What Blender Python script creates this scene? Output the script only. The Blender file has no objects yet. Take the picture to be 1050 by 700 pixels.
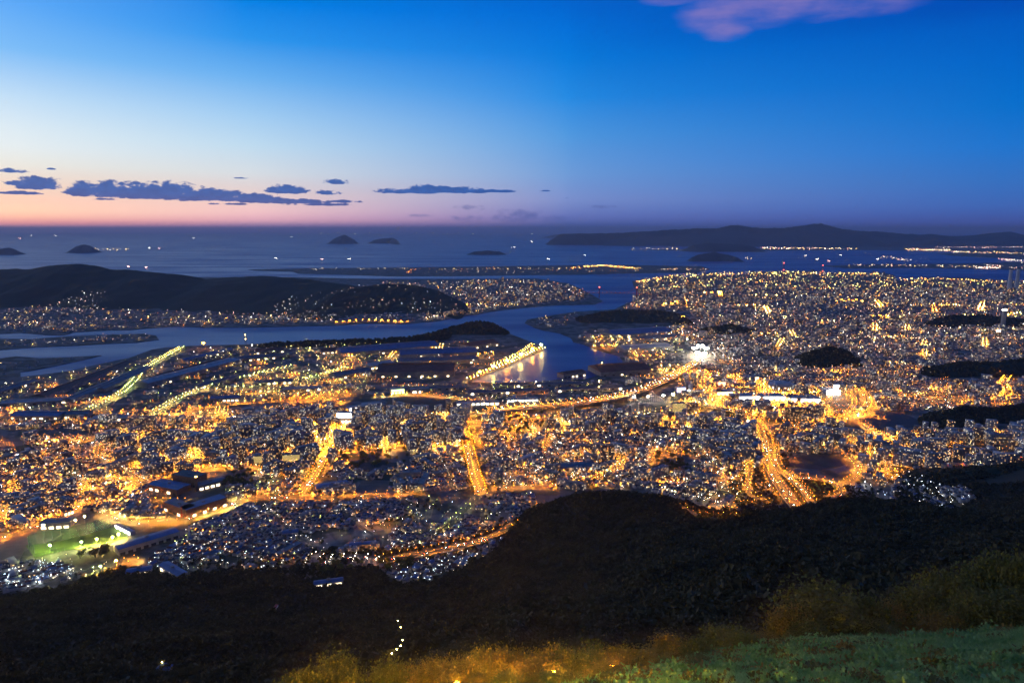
import bpy, math, random
import numpy as np
from mathutils import Vector
random.seed(7)
rng = np.random.default_rng(11)
SC = bpy.context.scene
COL = SC.collection
R = math.radians

# ------------------------------------------------------------------ camera
H = 610.0                      # eye height on the mountain top, metres above the sea
F = 700.0                      # focal length for a 1050 wide frame (24 mm lens)
PITCH = math.atan((350 - 235) / F)
cam_d = bpy.data.cameras.new('camera')
cam = bpy.data.objects.new('camera', cam_d)
COL.objects.link(cam)
cam.location = (0, 0, H)
cam.rotation_euler = (math.pi / 2 - PITCH, 0, 0)
cam_d.sensor_width = 36
cam_d.lens = 24
cam_d.clip_start = 0.5
cam_d.clip_end = 400000
SC.camera = cam

# ------------------------------------------------------------------ exposure
SC.view_settings.view_transform = 'Standard'
SC.view_settings.look = 'None'
SC.view_settings.exposure = 0.0
SC.view_settings.gamma = 1.0
SC.view_settings.use_curve_mapping = False
SC.render.engine = 'CYCLES'
cy = SC.cycles
cy.use_denoising = True
try:
    cy.denoiser = 'OPENIMAGEDENOISE'
    cy.denoising_input_passes = 'RGB_ALBEDO_NORMAL'
    cy.denoising_prefilter = 'ACCURATE'
except Exception:
    pass
cy.max_bounces = 4
cy.diffuse_bounces = 2
cy.glossy_bounces = 2
cy.transmission_bounces = 2
cy.volume_bounces = 0
cy.transparent_max_bounces = 6
cy.sample_clamp_indirect = 4.0
cy.caustics_reflective = False
cy.caustics_refractive = False
cy.use_light_tree = True


def lin(c):
    c = np.asarray(c, float) / 255.0
    return np.where(c <= 0.04045, c / 12.92, ((c + 0.055) / 1.055) ** 2.4)


# ------------------------------------------------------------------ world: clear dusk sky after sunset
class N:
    """tiny expression helper over shader math nodes"""
    def __init__(s, nt): s.nt = nt
    def node(s, t, **kw):
        n = s.nt.nodes.new(t)
        for k, v in kw.items(): setattr(n, k, v)
        return n
    def put(s, sock, v):
        if isinstance(v, bpy.types.NodeSocket): s.nt.links.new(v, sock)
        else: sock.default_value = v
    def m(s, op, a, b=0.0, c=None, clamp=False):
        n = s.node('ShaderNodeMath', operation=op); n.use_clamp = clamp
        s.put(n.inputs[0], a); s.put(n.inputs[1], b)
        if c is not None: s.put(n.inputs[2], c)
        return n.outputs[0]
    def step(s, x, lo, hi):
        n = s.node('ShaderNodeMapRange', interpolation_type='SMOOTHSTEP')
        s.put(n.inputs[0], x); s.put(n.inputs[1], lo); s.put(n.inputs[2], hi)
        n.inputs[3].default_value = 0; n.inputs[4].default_value = 1
        return n.outputs[0]
    def mix(s, f, a, b):
        n = s.node('ShaderNodeMix', data_type='RGBA')
        s.put(n.inputs[0], f); s.put(n.inputs[6], a); s.put(n.inputs[7], b)
        return n.outputs[2]
    def xyz(s, x, y, z):
        n = s.node('ShaderNodeCombineXYZ')
        s.put(n.inputs[0], x); s.put(n.inputs[1], y); s.put(n.inputs[2], z)
        return n.outputs[0]
    def noise(s, vec, scale, detail=4, rough=0.55):
        n = s.node('ShaderNodeTexNoise')
        s.put(n.inputs['Vector'], vec); n.inputs['Scale'].default_value = scale
        n.inputs['Detail'].default_value = detail; n.inputs['Roughness'].default_value = rough
        return n.outputs[0]
    def ramp(s, x, stops):
        n = s.node('ShaderNodeValToRGB'); s.put(n.inputs[0], x)
        e = n.color_ramp.elements
        while len(e) < len(stops): e.new(0.5)
        for el, (p, c) in zip(e, stops):
            el.position = p; el.color = (*[float(q) for q in c], 1)
        return n.outputs[0]


def px_dir(u, v):
    cx, cyy = (u - 525) / F, (350 - v) / F
    d = np.array([cx, math.cos(PITCH) + cyy * math.sin(PITCH), -math.sin(PITCH) + cyy * math.cos(PITCH)])
    return d / np.linalg.norm(d)


def px_azel(u, v):
    d = px_dir(u, v)
    return math.degrees(math.atan2(d[0], d[1])), math.degrees(math.asin(d[2]))


world = bpy.data.worlds.new('World')
SC.world = world
world.use_nodes = True
nt = world.node_tree
nt.nodes.clear()
w = N(nt)
tc = w.node('ShaderNodeTexCoord')
sep = w.node('ShaderNodeSeparateXYZ'); nt.links.new(tc.outputs['Generated'], sep.inputs[0])
deg = 180 / math.pi
az = w.m('MULTIPLY', w.m('ARCTAN2', sep.outputs[0], sep.outputs[1]), deg)
el = w.m('MULTIPLY', w.m('ARCSINE', sep.outputs[2]), deg)


def sky_ramp(u, rows, zen):
    stops = []
    for v, c in rows:
        e = px_azel(u, v)[1]
        stops.append((max(0.0, min(1.0, (e + 2) / 42.0)), lin(c)))
    stops.sort(key=lambda s: s[0])
    stops.append((0.62, lin(zen))); stops.append((1.0, lin(zen) * 0.6))
    return w.ramp(w.m('DIVIDE', w.m('ADD', el, 2.0), 42.0, clamp=True), stops)


sky_l = sky_ramp(20, [(0, (92, 170, 250)), (50, (124, 190, 250)), (100, (195, 225, 250)), (130, (222, 238, 248)), (150, (233, 242, 245)), (168, (240, 238, 230)),
                      (190, (250, 220, 200)), (206, (255, 205, 178)), (216, (255, 204, 170)), (223, (255, 186, 158)), (228, (244, 160, 154)), (231, (225, 148, 160)), (234, (152, 130, 164)), (238, (112, 112, 166))], (60, 128, 215))
sky_m = sky_ramp(260, [(0, (0, 130, 232)), (40, (45, 150, 238)), (80, (110, 180, 243)), (120, (165, 208, 245)), (150, (195, 223, 243)), (178, (220, 226, 232)),
                       (200, (236, 210, 206)), (215, (234, 190, 188)), (226, (224, 166, 178)), (232, (160, 126, 170)), (238, (86, 94, 162))], (20, 100, 205))
sky_c = sky_ramp(580, [(0, (0, 100, 208)), (30, (0, 112, 216)), (60, (4, 124, 222)), (100, (36, 140, 228)), (140, (84, 156, 226)), (178, (114, 160, 220)),
                       (205, (130, 150, 210)), (223, (106, 120, 192)), (233, (66, 90, 160)), (240, (52, 80, 150))], (8, 84, 185))
sky_r = sky_ramp(1025, [(0, (0, 75, 182)), (25, (0, 91, 194)), (60, (0, 101, 201)), (110, (4, 112, 206)), (150, (30, 118, 208)), (185, (54, 115, 196)),
                        (210, (64, 106, 186)), (228, (68, 88, 166)), (236, (58, 72, 142))], (6, 66, 165))
azp = [px_azel(q, 200)[0] for q in (20, 260, 580, 1025)]
fr = [w.m('DIVIDE', w.m('SUBTRACT', az, azp[i]), azp[i + 1] - azp[i], clamp=True) for i in range(3)]
fr[2] = w.m('POWER', fr[2], 0.6)
sky = w.mix(fr[2], w.mix(fr[1], w.mix(fr[0], sky_l, sky_m), sky_c), sky_r)
# the sky behind the viewer is already night blue
back = w.step(w.m('ABSOLUTE', az), 70.0, 150.0)
sky = w.mix(back, sky, (*lin((58, 76, 120)), 1))
# the afterglow itself lies left of the frame, where the sun went down
ga_ = w.m('DIVIDE', w.m('ADD', az, 64.0), 13.0); ge_ = w.m('DIVIDE', w.m('SUBTRACT', el, 4.0), 9.0)
gl_ = w.m('EXPONENT', w.m('MULTIPLY', w.m('ADD', w.m('MULTIPLY', ga_, ga_), w.m('MULTIPLY', ge_, ge_)), -1.0))
sky = w.mix(w.m('MULTIPLY', gl_, 1.0), sky, (3.6, 2.4, 1.5, 1))
hz_gain = w.m('MULTIPLY', w.m('EXPONENT', w.m('MULTIPLY', w.m('POWER', w.m('DIVIDE', w.m('ABSOLUTE', w.m('SUBTRACT', el, 0.9)), 1.3), 2.0), -1.0)), w.m('MULTIPLY', w.m('SUBTRACT', 1.0, fr[1]), 0.34))
vs_ = w.node('ShaderNodeVectorMath', operation='SCALE'); w.put(vs_.inputs[0], sky); w.put(vs_.inputs['Scale'], w.m('ADD', 1.0, hz_gain)); sky = vs_.outputs[0]
# clouds: soft masses given by direction, ragged by fractal noise
nv = w.xyz(w.m('MULTIPLY', az, 0.8), w.m('MULTIPLY', el, 1.5), 3.1)
nz = w.noise(nv, 1.5, 7, 0.62)
nv2 = w.xyz(w.m('MULTIPLY', az, 0.06), w.m('MULTIPLY', el, 0.22), 9.7)
nz2 = w.noise(nv2, 1.6, 6, 0.6)


def cloud_field(blobs, n, amp, flat=1.0):
    tot = None
    for (u, v, hw, hh, wgt) in blobs:
        a0, e0 = px_azel(u, v)
        sa = abs(px_azel(u + hw, v)[0] - a0); se = abs(px_azel(u, v - hh)[1] - e0)
        da = w.m('DIVIDE', w.m('SUBTRACT', az, a0), sa)
        de = w.m('DIVIDE', w.m('SUBTRACT', el, e0), se)
        if flat != 1.0: de = w.m('ADD', w.m('MAXIMUM', de, 0.0), w.m('MULTIPLY', w.m('MINIMUM', de, 0.0), flat))
        g = w.m('SUBTRACT', wgt, w.m('ADD', w.m('MULTIPLY', da, da), w.m('MULTIPLY', de, de)))
        g = w.m('MAXIMUM', g, -3.0)
        tot = g if tot is None else w.m('MAXIMUM', tot, g)
    return w.m('ADD', tot, w.m('MULTIPLY', w.m('SUBTRACT', n, 0.5), amp))


low = cloud_field([(88, 197, 22, 11, 1.2), (118, 198.5, 30, 13, 1.2), (150, 199.5, 30, 14, 1.2), (180, 200, 26, 14, 1.2), (215, 202.5, 40, 10, 1.2), (255, 205, 40, 6.5, 1.2), (300, 207.5, 46, 4.2, 1.1), (352, 207, 26, 2.4, .9),
                   (40, 191, 26, 10, 1.1), (20, 189, 20, 5, .9), (294, 196, 23, 7, 1.1), (338, 198.5, 20, 4, .8), (345, 187.5, 20, 4.5, .8), (418, 197, 34, 4.5, 1), (440, 196, 26, 8, 1.1), (470, 196.5, 34, 5, 1), (510, 196.5, 26, 3, .7),
                   (12, 176, 18, 4, .8), (52, 173.5, 6, 2, .8), (20, 198.5, 32, 3, .8), (110, 204.5, 16, 2.4, .7), (232, 209.5, 30, 2.0, .7), (328, 210, 40, 3, .8), (580, 203.5, 5, 2, .6), (560, 196, 8, 1.6, .5), (250, 183, 12, 1.6, .5)], nz, 3.4, 2.6)
faint = cloud_field([(530, 221, 30, 7, .7), (480, 213, 20, 4, .5), (478, 224, 22, 4, .5), (430, 221, 14, 2, .5), (620, 212, 20, 2.5, .4), (560, 224, 30, 4, .4)], nz, 3.6)
pink = cloud_field([(745, 14, 46, 18, 1), (790, 6, 60, 20, 1), (745, 30, 26, 12, .9), (880, 2, 66, 16, 1), (850, 18, 30, 6, .8), (690, 0, 30, 6, .8),
                    (1010, -40, 90, 26, 1), (830, -30, 160, 30, 1)], nz2, 3.4)
sky = w.mix(w.m('MULTIPLY', w.step(faint, -0.4, 1.0), 0.62), sky, (*lin((80, 96, 164)), 1))
lowcol = w.mix(w.step(el, 1.6, 2.9), (*lin((62, 88, 160)), 1), (*lin((30, 92, 174)), 1))
lowcol = w.mix(w.m('MULTIPLY', w.step(nz, 0.42, 0.66), 0.45), lowcol, (*lin((20, 66, 142)), 1))
sky = w.mix(w.m('MULTIPLY', w.step(low, 0.0, 0.5), 0.92), sky, lowcol)
pinkcol = w.mix(w.step(nz2, 0.38, 0.64), (*lin((76, 100, 190)), 1), (*lin((140, 124, 190)), 1))
sky = w.mix(w.m('MULTIPLY', w.step(pink, -0.7, 1.7), 0.78), sky, pinkcol)
bg = w.node('ShaderNodeBackground'); nt.links.new(sky, bg.inputs[0]); bg.inputs[1].default_value = 1.0
wo = w.node('ShaderNodeOutputWorld'); nt.links.new(bg.outputs[0], wo.inputs[0])
try:
    world.cycles.sampling_method = 'MANUAL'; world.cycles.sample_map_resolution = 512
except Exception:
    pass

# ------------------------------------------------------------------ projection of picture points on to the ground
CP, SP = math.cos(PITCH), math.sin(PITCH)


def rays(u, v):
    u = np.asarray(u, float); v = np.asarray(v, float)
    a = (u - 525) / F; b = (350 - v) / F
    dx, dy, dz = a, CP + b * SP, -SP + b * CP
    return dx / dy, dz / dy                    # per metre of forward distance


def gp(u, v, z=2.0):
    sx, sz = rays(u, v)
    y = (z - H) / np.minimum(sz, -1e-5)
    return sx * y, y


def at(u, v, y):
    """point seen at (u, v) that stands y metres ahead"""
    sx, sz = rays(u, v)
    return float(sx * y), float(y), float(H + sz * y)


def to_px(x, y, z):
    x = np.asarray(x, float); y = np.asarray(y, float); z = np.asarray(z, float) - H
    f = y * CP - z * SP; up = y * SP + z * CP
    return 525 + F * x / f, 350 - F * up / f


def pip(u, v, poly):
    u = np.asarray(u); v = np.asarray(v)
    ins = np.zeros(u.shape, bool)
    n = len(poly)
    for i in range(n):
        x1, y1 = poly[i]; x2, y2 = poly[(i + 1) % n]
        c = (y1 > v) != (y2 > v)
        xi = (x2 - x1) * (v - y1) / ((y2 - y1) if y2 != y1 else 1e-9) + x1
        ins ^= c & (u < xi)
    return ins


# value noise -------------------------------------------------------
_perm = rng.random((256, 256))


def vnoise(x, y):
    xi = np.floor(x).astype(int); yi = np.floor(y).astype(int)
    fx = x - xi; fy = y - yi
    fx = fx * fx * (3 - 2 * fx); fy = fy * fy * (3 - 2 * fy)
    g = lambda a, b: _perm[a & 255, b & 255]
    return (g(xi, yi) * (1 - fx) + g(xi + 1, yi) * fx) * (1 - fy) + (g(xi, yi + 1) * (1 - fx) + g(xi + 1, yi + 1) * fx) * fy


def fbm(x, y, o=4):
    s = 0; a = 0.5
    for k in range(o):
        s = s + a * (vnoise(x * 2 ** k + 17.3 * k, y * 2 ** k + 5.1 * k) - 0.5); a *= 0.5
    return s


# ------------------------------------------------------------------ the mountain side the viewer stands on (thin-plate surface)
CTRL = [(300, 725, 40), (440, 716, 36), (525, 712, 33), (620, 704, 31), (700, 701, 30), (850, 696, 32), (1050, 690, 32),
        (560, 704, 42), (640, 690, 44), (750, 668, 46), (850, 656, 48), (950, 650, 50), (1050, 646, 50), (1150, 630, 52),
        (900, 645, 66), (1020, 625, 66), (1150, 590, 66),
        (300, 780, 90), (525, 752, 90), (700, 720, 92), (850, 690, 95), (1000, 665, 95), (1150, 620, 95),
        (0, 702, 420), (150, 704, 450), (300, 704, 430), (525, 662, 350), (650, 660, 300), (800, 640, 280), (1000, 615, 260), (1150, 590, 250),
        (0, 650, 760), (150, 648, 790), (300, 645, 810), (410, 655, 640), (500, 640, 600), (600, 605, 700), (700, 600, 560), (800, 582, 600), (950, 580, 520), (1100, 570, 450),
        (0, 612, 1060), (90, 599, 1080), (130, 595, 1085), (220, 590, 1105), (267, 586, 1115), (330, 604, 1070), (390, 606, 1060), (440, 600, 1070),
        (485, 588, 1080), (525, 600, 900), (520, 565, 1120), (545, 540, 1190), (560, 527, 1240), (583, 512, 1290), (617, 508, 1300), (650, 509, 1300), (690, 517, 1260),
        (560, 560, 1060), (640, 545, 1080), (700, 541, 1050), (770, 535, 960), (840, 524, 950), (900, 520, 950), (983, 529, 900), (1050, 548, 800), (1150, 540, 750),
        (933, 512, 1480), (960, 496, 1500), (1000, 484, 1540), (1050, 481, 1520), (1120, 478, 1500), (1200, 476, 1450)]
cpts = [at(*c) for c in CTRL]
cpts += [(0, 2, 604), (30, 0, 606), (-30, 0, 603), (60, 5, 606), (-60, 10, 596), (-140, 60, 548), (130, 50, 596), (-300, 250, 380), (-500, 300, 320), (-800, 500, 190), (-1100, 800, 70), (-1300, 1150, 0), (-500, 1180, -10),
         (700, 350, 440), (900, 600, 330), (1300, 900, 200), (1500, 1300, 120), (-200, 1190, -10), (-60, 1260, -8), (-100, 1180, -4),
         (20, 1480, -12), (150, 1560, -14), (300, 1480, -12), (180, 1640, -16), (380, 1340, -6), (470, 1330, -4), (540, 1330, 4), (640, 1320, 12), (760, 1300, 24), (880, 1300, 40),
         (560, 1450, -8), (700, 1420, 6), (800, 1750, -12), (1000, 1800, -10), (1200, 1850, -5), (640, 1650, -12), (-700, 1300, -16), (420, 1220, 60), (340, 1180, 110), (600, 1150, 120)]
cpts = np.array(cpts)


def tps_fit(P):
    S = 1000.0
    X = P[:, :2] / S; n = len(X)
    d = np.linalg.norm(X[:, None] - X[None], axis=2)
    K = np.where(d > 0, d * d * np.log(np.maximum(d, 1e-9)), 0) + 2e-5 * np.eye(n)
    A = np.zeros((n + 3, n + 3)); A[:n, :n] = K; A[:n, n] = 1; A[:n, n + 1:] = X; A[n, :n] = 1; A[n + 1:, :n] = X.T
    sol = np.linalg.solve(A, np.concatenate([P[:, 2], [0, 0, 0]]))
    return X, sol


TX, TW = tps_fit(cpts)


def slope_z(x, y):
    x = np.asarray(x, float); y = np.asarray(y, float)
    sh = np.broadcast(x, y).shape
    q = np.stack([np.broadcast_to(x, sh).ravel(), np.broadcast_to(y, sh).ravel()], 1) / 1000.0
    out = np.empty(len(q))
    for i in range(0, len(q), 20000):
        b = q[i:i + 20000]
        d2 = ((b[:, None] - TX[None]) ** 2).sum(2)
        out[i:i + 20000] = (0.5 * d2 * np.log(np.maximum(d2, 1e-18))) @ TW[:-3] + TW[-3] + b @ TW[-2:]
    z = out.reshape(sh)
    r = np.hypot(x, y)
    amp = np.clip(r / 700, 0, 1) ** 1.2
    z = z + amp * (38 * fbm(x / 230, y / 230, 3) + 14 * fbm(x / 60 + 9, y / 60, 3)) + np.clip(r / 60, 0, 1) * 0.9 * fbm(x / 7, y / 7, 3)
    z = z + np.clip((r - 230) / 150, 0, 1) * np.clip((1000 - r) / 250, 0, 1) * (95 * np.abs(fbm(x / 190 + 4, y / 230 + 2, 3)) - 16)
    fade = np.clip((y - 1560 - np.maximum(x - 500, 0) * 0.5) / 120, 0, 1)
    z = z * (1 - fade) - 12 * fade
    return np.maximum(z, -12)


def surf(u, v):
    """march picture points to the mountain side or the plain"""
    u = np.atleast_1d(np.asarray(u, float)); v = np.atleast_1d(np.asarray(v, float))
    sx, sz = rays(u, v)
    _, yend = gp(u, v, 2.0)
    y = np.full(u.shape, 20.0); done = np.zeros(u.shape, bool); res = yend.copy()
    lim = np.minimum(yend, 2000)
    while True:
        act = ~done & (y < lim)
        if not act.any(): break
        step = np.maximum(2.0, y * 0.012)
        y2 = y + step
        zz = np.full(u.shape, -99.0)
        zz[act] = slope_z(sx[act] * y2[act], y2[act])
        hit = act & (H + sz * y2 <= zz) & (zz > 2)
        res[hit] = y2[hit] - step[hit] * 0.5
        done |= hit
        y = np.where(act, y2, y)
    x = sx * res
    z = np.maximum(H + sz * res, 2.0)
    return x, res, z


def ground_z(x, y):
    return np.maximum(2.0, slope_z(x, y))


# ------------------------------------------------------------------ mesh helpers
def fast_mesh(name, V, faces, mats, uv=None, col=None, smooth=False):
    """faces: list of (int array (k, 3 or 4), material index or array)"""
    me = bpy.data.meshes.new(name)
    V = np.asarray(V, np.float32).reshape(-1, 3)
    tot = []; starts = []; idx = []; mi = []; s = 0
    for f, m in faces:
        f = np.asarray(f, np.int32)
        if len(f) == 0: continue
        k = f.shape[1]
        idx.append(f.ravel()); tot.append(np.full(len(f), k, np.int32))
        starts.append(s + np.arange(len(f), dtype=np.int32) * k); s += f.size
        mi.append(np.full(len(f), m, np.int32) if np.isscalar(m) else np.asarray(m, np.int32))
    idx = np.concatenate(idx); starts = np.concatenate(starts); tot = np.concatenate(tot); mi = np.concatenate(mi)
    me.vertices.add(len(V)); me.vertices.foreach_set('co', V.ravel())
    me.loops.add(len(idx)); me.loops.foreach_set('vertex_index', idx)
    me.polygons.add(len(starts)); me.polygons.foreach_set('loop_start', starts)
    try: me.polygons.foreach_set('loop_total', tot)
    except Exception: pass
    me.polygons.foreach_set('material_index', mi)
    if smooth: me.polygons.foreach_set('use_smooth', np.ones(len(starts), bool))
    for m in mats: me.materials.append(m)
    if uv is not None:
        l = me.uv_layers.new(name='UVMap'); l.data.foreach_set('uv', np.asarray(uv, np.float32).ravel())
    if col is not None:
        a = me.color_attributes.new('glow', 'FLOAT_COLOR', 'POINT')
        c = np.ones((len(V), 4), np.float32); c[:, :3] = col
        a.data.foreach_set('color', c.ravel())
    me.update(calc_edges=True)
    return me


def link(name, me, parent=None, loc=None):
    o = bpy.data.objects.new(name, me); COL.objects.link(o)
    if parent: o.parent = parent
    if loc is not None: o.location = loc
    return o


def tag(o, label=None, cat=None, group=None, kind=None):
    if label: o['label'] = label
    if cat: o['category'] = cat
    if group: o['group'] = group
    if kind: o['kind'] = kind
    return o


def thing(name, label, cat, loc, rz=0.0, group=None):
    o = bpy.data.objects.new(name, None); COL.objects.link(o)
    o.empty_display_size = 1
    o.location = loc; o.rotation_euler = (0, 0, rz)
    return tag(o, label, cat, group)


def kids(o):
    return [c for c in KIDS.get(o.name, [])]


KIDS = {}


def part(name, me, parent):
    o = link(name, me, parent)
    KIDS.setdefault(parent.name, []).append(o)
    return o


def copy_tree(o, loc, rz=0.0, scale=None, label=None, group=None, parent=None):
    c = o.copy(); COL.objects.link(c)
    if parent is None:
        c.location = loc; c.rotation_euler = (0, 0, rz)
        if scale is not None: c.scale = scale if hasattr(scale, '__len__') else (scale,) * 3
        if label: c['label'] = label
        if group: c['group'] = group
    else:
        c.parent = parent
    for ch in KIDS.get(o.name, []):
        k = copy_tree(ch, None, parent=c)
        KIDS.setdefault(c.name, []).append(k)
    return c


class MB:
    """collects simple shapes into one mesh"""
    def __init__(s): s.v = []; s.f = []; s.m = []
    def add(s, v, f, m=0):
        b = len(s.v); s.v += [tuple(p) for p in v]
        s.f += [tuple(i + b for i in q) for q in f]; s.m += [m] * len(f)
        return s
    def box(s, x0, y0, z0, x1, y1, z1, m=0, taper=0.0):
        t = taper
        v = [(x0, y0, z0), (x1, y0, z0), (x1, y1, z0), (x0, y1, z0), (x0 + t, y0 + t, z1), (x1 - t, y0 + t, z1), (x1 - t, y1 - t, z1), (x0 + t, y1 - t, z1)]
        return s.add(v, [(3, 2, 1, 0), (4, 5, 6, 7), (0, 1, 5, 4), (1, 2, 6, 5), (2, 3, 7, 6), (3, 0, 4, 7)], m)
    def tube(s, p, q, r0, r1=None, n=6, m=0, cap=True):
        r1 = r0 if r1 is None else r1
        p = Vector(p); q = Vector(q); d = (q - p).normalized()
        a = d.orthogonal().normalized(); b = d.cross(a)
        v = []
        for c, r in ((p, r0), (q, r1)):
            for k in range(n):
                t = 2 * math.pi * k / n
                v.append(c + a * r * math.cos(t) + b * r * math.sin(t))
        f = [(k, (k + 1) % n, n + (k + 1) % n, n + k) for k in range(n)]
        if cap: f += [tuple(range(n))[::-1], tuple(range(n, 2 * n))]
        return s.add(v, f, m)
    def ball(s, c, r, m=0, n=8, k=5, sz=1.0):
        v = []; f = []
        for i in range(k + 1):
            th = math.pi * i / k
            for j in range(n):
                ph = 2 * math.pi * j / n
                v.append((c[0] + r * math.sin(th) * math.cos(ph), c[1] + r * math.sin(th) * math.sin(ph), c[2] + r * sz * math.cos(th)))
        for i in range(k):
            for j in range(n):
                f.append((i * n + j, (i + 1) * n + j, (i + 1) * n + (j + 1) % n, i * n + (j + 1) % n))
        return s.add(v, f, m)
    def prism(s, poly, z0, z1, m=0):
        n = len(poly)
        v = [(x, y, z0) for x, y in poly] + [(x, y, z1) for x, y in poly]
        f = [(i, (i + 1) % n, n + (i + 1) % n, n + i) for i in range(n)] + [tuple(range(n, 2 * n)), tuple(range(n))[::-1]]
        return s.add(v, f, m)
    def gable(s, x0, y0, x1, y1, z0, zr, m=0, over=0.4):
        x0 -= over; x1 += over; y0 -= over; y1 += over; ym = (y0 + y1) / 2
        v = [(x0, y0, z0), (x1, y0, z0), (x1, y1, z0), (x0, y1, z0), (x0, ym, zr), (x1, ym, zr)]
        return s.add(v, [(0, 1, 5, 4), (2, 3, 4, 5), (3, 0, 4), (1, 2, 5), (3, 2, 1, 0)], m)
    def mesh(s, name, *mats):
        me = bpy.data.meshes.new(name); me.from_pydata(s.v, [], s.f)
        for m in mats: me.materials.append(m)
        me.polygons.foreach_set('material_index', s.m); me.update()
        return me


# ------------------------------------------------------------------ materials
def new_mat(name):
    m = bpy.data.materials.new(name); m.use_nodes = True
    n = N(m.node_tree); b = m.node_tree.nodes['Principled BSDF']
    return m, n, b


def mat(name, c, rough=0.7, var=0.35, scale=0.15, c2=None, metal=0.0, spec=0.3):
    m, n, b = new_mat(name)
    g = n.node('ShaderNodeNewGeometry')
    nz = n.noise(g.outputs['Position'], scale, 5, 0.6)
    oi = n.node('ShaderNodeObjectInfo')
    c = np.array(c); d = np.array(c2) if c2 is not None else c * (1 - var)
    k = n.m('ADD', n.m('MULTIPLY', n.step(nz, 0.3, 0.7), 0.7), n.m('MULTIPLY', oi.outputs['Random'], 0.3))
    n.put(b.inputs['Base Color'], n.mix(k, (*(c * (1 + 0.3 * var)), 1), (*d, 1)))
    b.inputs['Roughness'].default_value = rough; b.inputs['Metallic'].default_value = metal
    b.inputs['Specular IOR Level'].default_value = spec
    return m


def emit(name, c, s, sample=True):
    m = bpy.data.materials.new(name); m.use_nodes = True
    t = m.node_tree; t.nodes.clear()
    e = t.nodes.new('ShaderNodeEmission'); e.inputs[0].default_value = (*c, 1); e.inputs[1].default_value = s
    o = t.nodes.new('ShaderNodeOutputMaterial'); t.links.new(e.outputs[0], o.inputs[0])
    if not sample:
        try: m.cycles.emission_sampling = 'NONE'
        except Exception: pass
    return m


SOD = np.array([1.0, 0.30, 0.014]); WHT = np.array([1.0, 0.86, 0.66]); COO = np.array([0.72, 0.86, 1.0])
YEL = np.array([1.0, 0.66, 0.16]); GRN = np.array([0.80, 0.95, 0.22]); RED = np.array([1.0, 0.12, 0.08]); PNK = np.array([1.0, 0.5, 0.35])
LC = {'S': SOD, 'W': WHT, 'C': COO, 'Y': YEL, 'G': GRN, 'R': RED, 'P': PNK}

m_glow = bpy.data.materials.new('lamp_glow'); m_glow.use_nodes = True
_t = m_glow.node_tree; _t.nodes.clear()
_a = _t.nodes.new('ShaderNodeAttribute'); _a.attribute_name = 'glow'
_e = _t.nodes.new('ShaderNodeEmission'); _o = _t.nodes.new('ShaderNodeOutputMaterial')
_t.links.new(_a.outputs['Color'], _e.inputs[0]); _e.inputs[1].default_value = 1.0; _t.links.new(_e.outputs[0], _o.inputs[0])

m_pole = mat('grey_metal', (0.25, 0.25, 0.26), 0.5, 0.2)
m_wall = mat('pale_wall', (0.5, 0.47, 0.43), 0.8, 0.35, 0.08)
m_wall2 = mat('beige_wall', (0.42, 0.36, 0.29), 0.8, 0.35, 0.08)
m_brick = mat('brown_brick', (0.30, 0.17, 0.11), 0.85, 0.3, 0.3)
m_conc = mat('concrete', (0.32, 0.31, 0.30), 0.85, 0.35, 0.1)
m_roof = mat('dark_tile', (0.07, 0.07, 0.085), 0.6, 0.4, 0.2)
m_roofb = mat('blue_roof', (0.10, 0.17, 0.34), 0.5, 0.35, 0.08)
m_roofg = mat('grey_roof', (0.17, 0.18, 0.21), 0.55, 0.4, 0.06)
m_roofr = mat('rust_roof', (0.20, 0.09, 0.06), 0.7, 0.4, 0.06)
m_roofw = mat('pale_roof', (0.46, 0.46, 0.47), 0.6, 0.3, 0.06)
m_asph = mat('asphalt', (0.085, 0.082, 0.08), 0.75, 0.35, 0.2)
m_lane = mat('lane_paint', (0.7, 0.7, 0.68), 0.7, 0.2, 1.0)
m_soil = mat('brown_soil', (0.16, 0.11, 0.075), 0.95, 0.3, 0.03)
m_lawn = mat('lawn', (0.12, 0.20, 0.04), 0.95, 0.4, 0.06)
m_sand = mat('gravel', (0.22, 0.19, 0.15), 0.95, 0.3, 0.05)
m_glass = mat('dark_glass', (0.03, 0.035, 0.045), 0.15, 0.2)
m_white = mat('white_paint', (0.75, 0.75, 0.74), 0.5, 0.15)
m_red = mat('red_paint', (0.42, 0.05, 0.03), 0.5, 0.2)
m_dark = mat('dark_steel', (0.07, 0.07, 0.075), 0.5, 0.3)
m_bark = mat('bark', (0.07, 0.05, 0.035), 0.95, 0.4, 3.0)

E_WIN = emit('lit_window', (1.0, 0.78, 0.5), 4.0, False)
E_WINC = emit('cool_lit_window', (0.78, 0.9, 1.0), 4.0, False)


def leaf_mat(name, c, c2, scale=0.6, transl=0.25):
    m, n, b = new_mat(name)
    g = n.node('ShaderNodeNewGeometry'); oi = n.node('ShaderNodeObjectInfo')
    nz = n.noise(g.outputs['Position'], scale, 4, 0.65)
    k = n.m('ADD', n.m('MULTIPLY', n.step(nz, 0.3, 0.7), 0.75), n.m('MULTIPLY', oi.outputs['Random'], 0.25))
    base = n.mix(k, (*c, 1), (*c2, 1))
    n.put(b.inputs['Base Color'], base)
    b.inputs['Roughness'].default_value = 0.65; b.inputs['Specular IOR Level'].default_value = 0.25
    tr = n.node('ShaderNodeBsdfTranslucent'); n.put(tr.inputs[0], base)
    mx = n.node('ShaderNodeMixShader'); mx.inputs[0].default_value = transl
    t = m.node_tree
    t.links.new(b.outputs[0], mx.inputs[1]); t.links.new(tr.outputs[0], mx.inputs[2])
    t.links.new(mx.outputs[0], t.nodes['Material Output'].inputs[0])
    return m


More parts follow.
